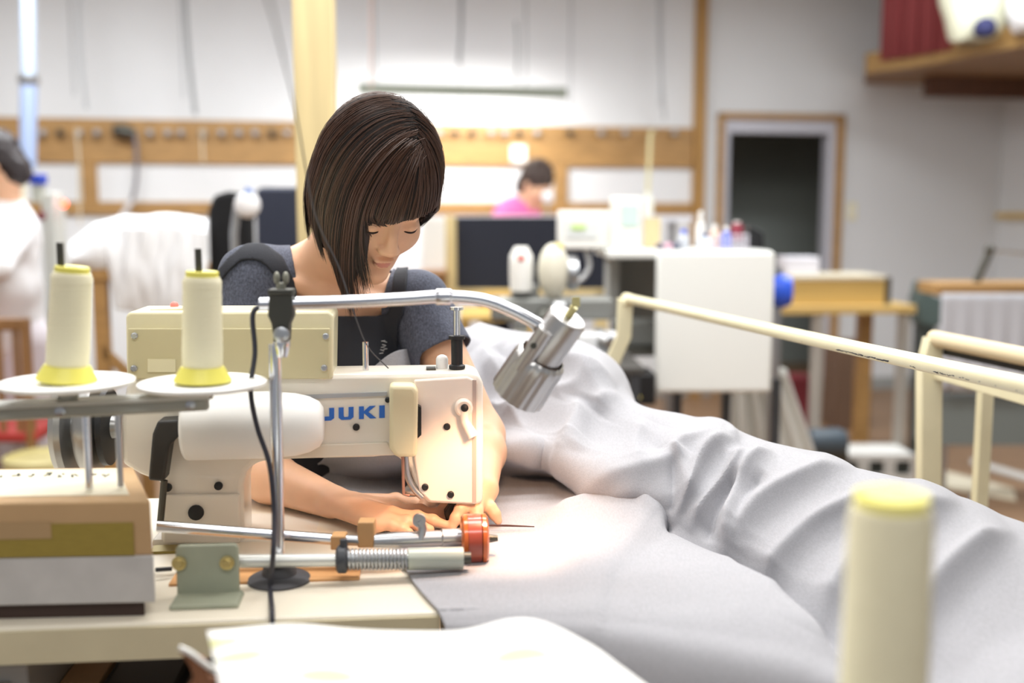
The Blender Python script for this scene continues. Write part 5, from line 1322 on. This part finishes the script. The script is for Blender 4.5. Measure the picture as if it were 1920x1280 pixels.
b = MB(); b.prism([Fc.at(x, y, 0) for x, y in [(478, 360), (486, 350), (600, 350), (606, 362), (604, 520), (480, 520)]], 0, .06, Fc); b.build('backrest', M('navy_vinyl', '252b3d', .7), nc2, bev=.015)
p = PY(541, 560, 4.75); MB().box((p.x-.2, 4.79, .44), (p.x+.2, 5.25, .52)).build('seat', navy, nc2, bev=.02); MB().box((p.x-.03, 4.78, .44), (p.x+.03, 4.82, PY(541, 515, 4.75).z)).build('back_post', black, nc2)
for sx in (-.17, .17):
    for yy in (4.83, 5.21): MB().cyl((p.x+sx, yy, 0), (p.x+sx, yy, .45), .015).build('leg', steel, nc2)
wl = thing('round_stand_lamp', 'white round lamp on a silver stand before the black chair', 'lamp'); p = PY(464, 384, 3.75)
MB().ball(tuple(p), (.046, .03, .046), seg=24).build('shade', M('lamp_shade_w', 'f4f5f8', .5), wl)
MB().tube([p + Vector((-.04, .02, 0)), p + Vector((-.055, .02, -.1)), Vector((p.x-.055, 3.77, .03))], .014, 12).build('stand', steel, wl)
MB().lathe((p.x-.055, 3.77, 0), (0, 0, 1), [(0, .12), (.02, .12), (.03, .03)], 24).build('foot', black, wl)
MB().cyl(p + Vector((0, 0, .035)), p + Vector((.012, 0, .056)), .016, seg=12).build('blue_cap', M('soft_blue', '8aa4dc', .5), wl)

# ---- beige bin and things on the left floor
bn = tag(MB().lathe((PY(85, 850, 3.7).x, 3.7, 0), (0, 0, 1), [(0, .10), (.02, .12), (.40, .14), (.405, .13), (.39, .125)], 24).build('beige_bin', M('bin_beige', 'd9cf95', .5)), 'beige bin on the floor behind the old cardboard box', 'bin')

# ---- wooden bench/table behind cabinet at right
rt = thing('wooden_workbench', 'honey wooden workbench with square legs near the doorway', 'workbench')
FT = Frame((0, 4.95, 0), .06)
a = FT.at(1432, 574, 0); c = FT.at(1718, 588, 0)
MB().box((a[0], 0, c[1]), (c[0], .5, a[1]), FT).build('tabletop', M('bench_top', 'cfae6c', .45, var=(3, .1, (1, 10, 10))), rt, bev=.004)
for px in (1530, 1690): 
    u = FT.at(px, 700, .04)[0]; MB().box((u-.022, .02, 0), (u+.022, .065, c[1]), FT).build('leg', M('leg_pale', 'b9b4ac', .5, .3), rt)
u = FT.at(1628, 700, .2)[0]; MB().box((u-.035, .25, .0), (u+.035, .30, c[1]), FT).build('leg', honey, rt)
u = FT.at(1460, 700, .2)[0]; MB().box((u-.02, .25, .0), (u+.02, .30, c[1]), FT).build('leg', M('leg_pale', 'b9b4ac', .5, .3), rt)
wbk = thing('wooden_drawer_box', 'long tan wooden box with ribbed front on the workbench', 'box'); e = FT.at(1484, 574, .05); g = FT.at(1660, 524, .05)
MB().box((e[0], .05, a[1]), (g[0], .35, g[1]), FT).build('body', M('box_tan', 'cfae68', .5, var=(2, .12, (1, 1, 30))), wbk, bev=.004)
MB().box((e[0]-.0, .04, g[1]), (g[0]+.0, .36, g[1]+.02), FT).build('lid', M('lid_grey', 'd8cfb8', .5), wbk, bev=.003)
MB().box((g[0], .05, a[1]), (g[0]+.03, .35, g[1]+.01), FT).build('end_cap', M('end_dark', '4a4438', .5), wbk)
wp = tag(MB().box((FT.at(1468, 500, .2)[0], .15, g[1]+.02), (FT.at(1530, 500, .2)[0], .3, FT.at(1500, 482, .15)[1]), FT).build('white_package', M('pack_white', 'dad9e2', .6), bev=.006), 'white package lying on the tan wooden box', 'package')
bbm = thing('blue_spool', 'big blue thread spool beside the right side of the white cabinet', 'spool'); p = PY(1466, 545, 4.0)
MB().lathe(p + Vector((-.05, 0, 0)), (1, -.25, 0), [(0, .02), (.005, .055), (.05, .066), (.085, .05), (.09, .02)], 28).build('winding', bluepl, bbm)
MB().lathe(p + Vector((-.075, 0, 0)), (1, -.25, 0), [(0, .03), (.002, .066), (.015, .068), (.02, .03)], 28).build('flange', M('dark_navy', '1b2350', .5), bbm)
MB().box((p.x-.06, 3.98, p.z-.01), (p.x-.10, 4.02, p.z+.01)).build('spindle', dsteel, bbm)
# green-grey vise
vs_ = thing('bench_vise', 'grey-green vise on a stand right of the workbench', 'vise')
FV = Frame((0, 5.4, 0), .05)
fq([(1712, 560), (1722, 526), (1734, 526), (1740, 552), (1768, 562), (1768, 600), (1745, 612), (1716, 606)], -.06, .06, FV).build('body', M('vise_green', '5c6b68', .5, .3), vs_, bev=.01)
u0, w0 = FV.at(1730, 606, 0); MB().box((u0-.03, -.04, 0), (u0+.05, .04, w0), FV).build('stand', M('vise_dark', '4a5250', .6), vs_)
# right table with white cloth
rt2 = thing('covered_table', 'wooden topped table with a grey-white cover hanging at the right edge', 'table')
FR2 = Frame((0, 4.6, 0), -.03); a = FR2.at(1757, 532, 0); c = FR2.at(2060, 556, 0)
MB().box((a[0], 0, a[1]-.05), (c[0], .24, a[1]), FR2).build('tabletop', M('table_brown', 'b08a58', .5, var=(3, .15, (1, 8, 8))), rt2, bev=.004)
n = 60; G = np.zeros((n, 14, 3)); zlow = FR2.at(1800, 640, 0)[1]
for i in range(n):
    for j in range(14):
        t = j/13; u = a[0]+.02 + (c[0]-a[0]-.02)*i/(n-1); p = FR2.W(u, -.004 - .02*t*math.sin(i*.9)*.6 - .01*t, a[1]-.04 - t*(a[1]-.04-.50)); G[i, j] = p
grid_mesh('hanging_cover', G, M('cover_greywhite', 'c9cbd2', .8), rt2, solid=.004)
for px in (1775, 2040): u = FR2.at(px, 700, .1)[0]; MB().box((u-.02, .1, 0), (u+.02, .14, a[1]-.05), FR2).build('leg', steel, rt2)
MB().box((a[0]+.01, .06, 0.24), (c[0], .22, .45), FR2).build('lower_shelf', M('shelf_grey', '7d8583', .6), rt2)
am = thing('metal_swing_arm', 'dark metal swing arm standing on the covered table', 'arm')
MB().tube([FR2.W(FR2.at(1830, 532, .1)[0], .1, a[1]), FR2.W(FR2.at(1858, 470, .1)[0], .1, FR2.at(1858, 468, .1)[1])], .016, 10).build('upright', dsteel, am)
MB().tube([FR2.W(FR2.at(1858, 468, .1)[0], .1, FR2.at(1858, 468, .1)[1]), FR2.W(FR2.at(1990, 480, .1)[0], .1, FR2.at(1990, 482, .1)[1])], .006, 8).build('cross_wire', steel, am)
MB().ball(FR2.W(FR2.at(1856, 468, .1)[0], .1, FR2.at(1856, 468, .1)[1]), .022, seg=12).build('joint', dsteel, am)
# white crate on the floor
wc_ = thing('white_crate', 'white slotted plastic crate on the floor under the workbench', 'crate')
pb = PZ(1570, 905, .0); pb2 = PZ(1716, 905, 0); FW = Frame((pb.x, pb.y, 0), .0); wd_ = pb2.x-pb.x; hh_ = PY(1570, 852, pb.y).z
crm = M('crate_white', 'dcdcd8', .5)
b = MB(); b.box((0, 0, 0), (wd_, .02, hh_*.28), FW).box((0, 0, hh_*.78), (wd_, .02, hh_), FW)
for k in (0, .26, .34, .60, .68, .94): b.box((wd_*k, 0, hh_*.28), (wd_*(k+.06), .02, hh_*.78), FW)
b.build('slotted_front', crm, wc_)
MB().box((0, .02, 0), (.01, .25, hh_), FW).box((wd_-.01, .02, 0), (wd_, .25, hh_), FW).box((0, .23, 0), (wd_, .25, hh_), FW).box((0, .02, hh_-.008), (wd_, .23, hh_), FW).build('shell', crm, wc_)
MB().box((.02, .05, .0), (wd_-.02, .22, hh_*.7), FW).build('contents', M('crate_dark', '5a5e58', .7), wc_)
# white hanging cloth behind cabinet and motor
n = 24; G = np.zeros((n, 12, 3))
for i in range(n):
    for j in range(12):
        t = j/11; px = 1372 + (i/(n-1))*(98 + 60*t) ; p = PY(px, 690 + t*170, 4.2); G[i, j] = (p.x, 4.2 + .02*math.sin(i*1.3), p.z)
o = grid_mesh('white_skirt_cloth', G, M('skirt_white', 'e2e2dc', .8), solid=.006); tag(o, 'white cloth hanging to the floor behind the white cabinet', 'cloth')
mt = thing('electric_motor', 'dark blue-grey electric motor on the floor left of the white crate', 'motor'); p = PY(1552, 828, 4.75)
MB().lathe(p + Vector((-.09, 0, 0)), (1, 0, 0), [(0, .03), (.01, .06), (.14, .065), (.17, .05), (.18, .02)], 24).build('housing', M('motor_blue', '4a5660', .5), mt)
MB().box((p.x-.08, 4.70, 0), (p.x+.08, 4.80, p.z-.04)).build('mount', dsteel, mt)
# planks and papers on the floor right
for k, (pts, m_, lab) in enumerate([
    ([(1820, 858), (1930, 890), (1930, 900), (1820, 868)], M('strip_pale', 'cfccc6', .5), 'pale metal strip lying on the brown floor at the right edge'),
    ([(1765, 880), (1900, 915), (1905, 935), (1765, 910)], M('board_cream', 'd8cfb8', .6), 'cream board lying on the floor behind the square post')]):
    P3 = [PZ(x, y, .012) for x, y in pts]
    tag(MB().slab(P3, .011).build('floor_plank', m_, smooth=False), lab, 'plank')
p = PZ(1822, 960, 0); tag(MB().tube([p, PY(1832, 925, p.y)], .02, 12).build('grey_pipe_end', M('pipe_greyblue', '8f9cab', .4)), 'short grey pipe standing on the floor behind the fabric heap', 'pipe')
p = PZ(1490, 720, .35)
tag(MB().box((PY(1480, 700, 5.6).x, 5.6, 0), (PY(1530, 700, 5.6).x, 5.8, .38)).build('red_container', M('dark_red2', '7a2630', .6), bev=.01), 'dark red container in the shade under the workbench', 'container')
# back clutter under benches (dark boxes)
tag(MB().box((PY(1560, 700, 6.2).x, 6.1, 0), (PY(1625, 700, 6.2).x, 6.4, .5)).build('storage_box', M('brown_box', '6b5240', .7), bev=.01), 'brown storage box against the wall under the workbench', 'box')

# ---- under the sewing table
ub_ = thing('drawer_unit', 'grey drawer unit under the left end of the sewing table', 'drawers')
FU = Frame(T.W(T.at(52, 1250, .06)[0], .06, 0), R(5.6)); FU.o.z = 0
MB().box((-.3, 0, 0), (0, .35, TZ-.07), FU).build('carcass', M('drawer_grey', 'a9aaa6', .5), ub_, bev=.004)
MB().box((-.28, -.01, TZ-.2), (-.02, 0, TZ-.09), FU).build('drawer', M('drawer_face', 'c2c3be', .5), ub_, bev=.003)
ca, cb_ = T.at(76, 1250, .10)[0], T.at(158, 1250, .10)[0]; k1, k2 = T.at(172, 1250, .08)[0], T.at(332, 1250, .08)[0]
tag(MB().box((ca, .10, .0), (cb_, .30, .64), T).build('brown_carton', cardb, bev=.003), 'narrow brown carton under the sewing table beside the drawers', 'carton')
tag(MB().box((k1, .08, .0), (k2, .36, .66), T).build('black_bin', black, bev=.01), 'black bin under the sewing table right of the brown carton', 'bin')
mo = thing('machine_motor', 'black sewing machine motor hanging below the table', 'motor')
MB().lathe(T.W(-.30, .22, TZ-.13), T.u, [(0, .03), (.01, .07), (.15, .075), (.17, .04)], 28).build('housing', black, mo); MB().box((-.27, .19, TZ-.07), (-.17, .25, TZ-.045), T).build('bracket', black, mo)

# ---- groups of repeats, and pieces carried by their part
GR = {'thread_cone': 'cream thread cones on yellow bobbins', 'suspended_cable': 'cords hanging before the back wall', 'bottle': 'bottles on the white cabinet', 'stuffed_bag': 'bags on the corner shelf',
      'rag_bundle': 'rags on the corner shelf', 'small_trinket': 'small things on the white cabinet', 'control_display': 'control panels by the white cabinet', 'floor_plank': 'boards lying on the floor', 'person': 'people working in the room'}
for o in COL.objects:
    k = o.name.split('.')[0]
    if o.parent is None and k in GR: o['group'] = GR[k]
def under(tname, child, part):
    for t_ in [o for o in COL.objects if o.parent is None and o.name.split('.')[0] == tname]:
        ch = list(t_.children); p_ = [c for c in ch if c.name.split('.')[0] == part]
        if p_:
            for c in ch:
                if c.name.split('.')[0] == child: c.parent = p_[0]
for a_ in (('control_box', 'screw', 'front_panel'), ('control_box', 'label_plate', 'front_panel'), ('control_box', 'lid_latch', 'casing'), ('sewing_machine', 'blue_lettering', 'casting'), ('sewing_machine', 'cover_slot', 'cover_box'),
           ('sewing_machine', 'belt', 'handwheel'), ('sewing_machine', 'black_plug', 'column_cover'), ('sewing_machine', 'screw_stem', 'pressure_screw'), ('work_lamp', 'joint_bolt', 'clamp_joint'), ('work_lamp', 'wing_nut', 'clamp_joint'),
           ('work_lamp', 'clamp_bar', 'clamp_joint'), ('work_lamp', 'arm_ring', 'arm'), ('work_lamp', 'bulb', 'reflector'), ('work_lamp', 'switch_knob', 'socket_cylinder'), ('puller_roller_device', 'sleeve_tip', 'sleeve'),
           ('puller_roller_device', 'roller_rims', 'roller'), ('puller_roller_device', 'brass_bolt', 'bracket_plate'), ('cardboard_box', 'tape', 'upper_half'), ('cardboard_box', 'brown_tape', 'upper_half'), ('cardboard_box', 'paper_label', 'upper_half'),
           ('thread_stand', 'channel_top', 'cross_bar'), ('thread_stand', 'bar_screw', 'cross_bar'), ('control_display', 'bezel', 'casing'), ('control_display', 'green_screen', 'casing'), ('control_display', 'pale_screen', 'casing'),
           ('overlock_machine', 'red_button', 'head_column'), ('overlock_machine', 'yellow_cap', 'oval_cover'), ('cream_rail', 'paint_chips', 'top_tube'), ('person', 'stitched_letters', 'apron'), ('wall_switch', 'rocker', 'plate'), ('peg_rail', 'peg', 'upper_board'), ('bottle', 'cap', 'body')):
    under(*a_)

# ================================================================== finish: origins at each thing's base
from mathutils import Vector as Vv
def bbox(o, acc):
    if o.type == 'MESH' and len(o.data.vertices):
        n = len(o.data.vertices); a = np.empty(n*3); o.data.vertices.foreach_get('co', a); a = a.reshape(-1, 3); acc.append(a.min(0)); acc.append(a.max(0))
    for c in o.children: bbox(c, acc)
for o in [x for x in list(COL.objects) if x.parent is None and x.type in ('EMPTY', 'MESH')]:
    acc = []; bbox(o, acc)
    if not acc: continue
    lo = np.min(acc, axis=0); hi = np.max(acc, axis=0); base_ = Vector(((lo[0]+hi[0])/2, (lo[1]+hi[1])/2, lo[2]))
    if o.type == 'EMPTY':
        o.location = base_
        for c in o.children: c.matrix_parent_inverse = Matrix.Translation(-base_)
    elif o.get('kind') != 'structure' and not o.children:
        o.data.transform(Matrix.Translation(-base_)); o.location = base_
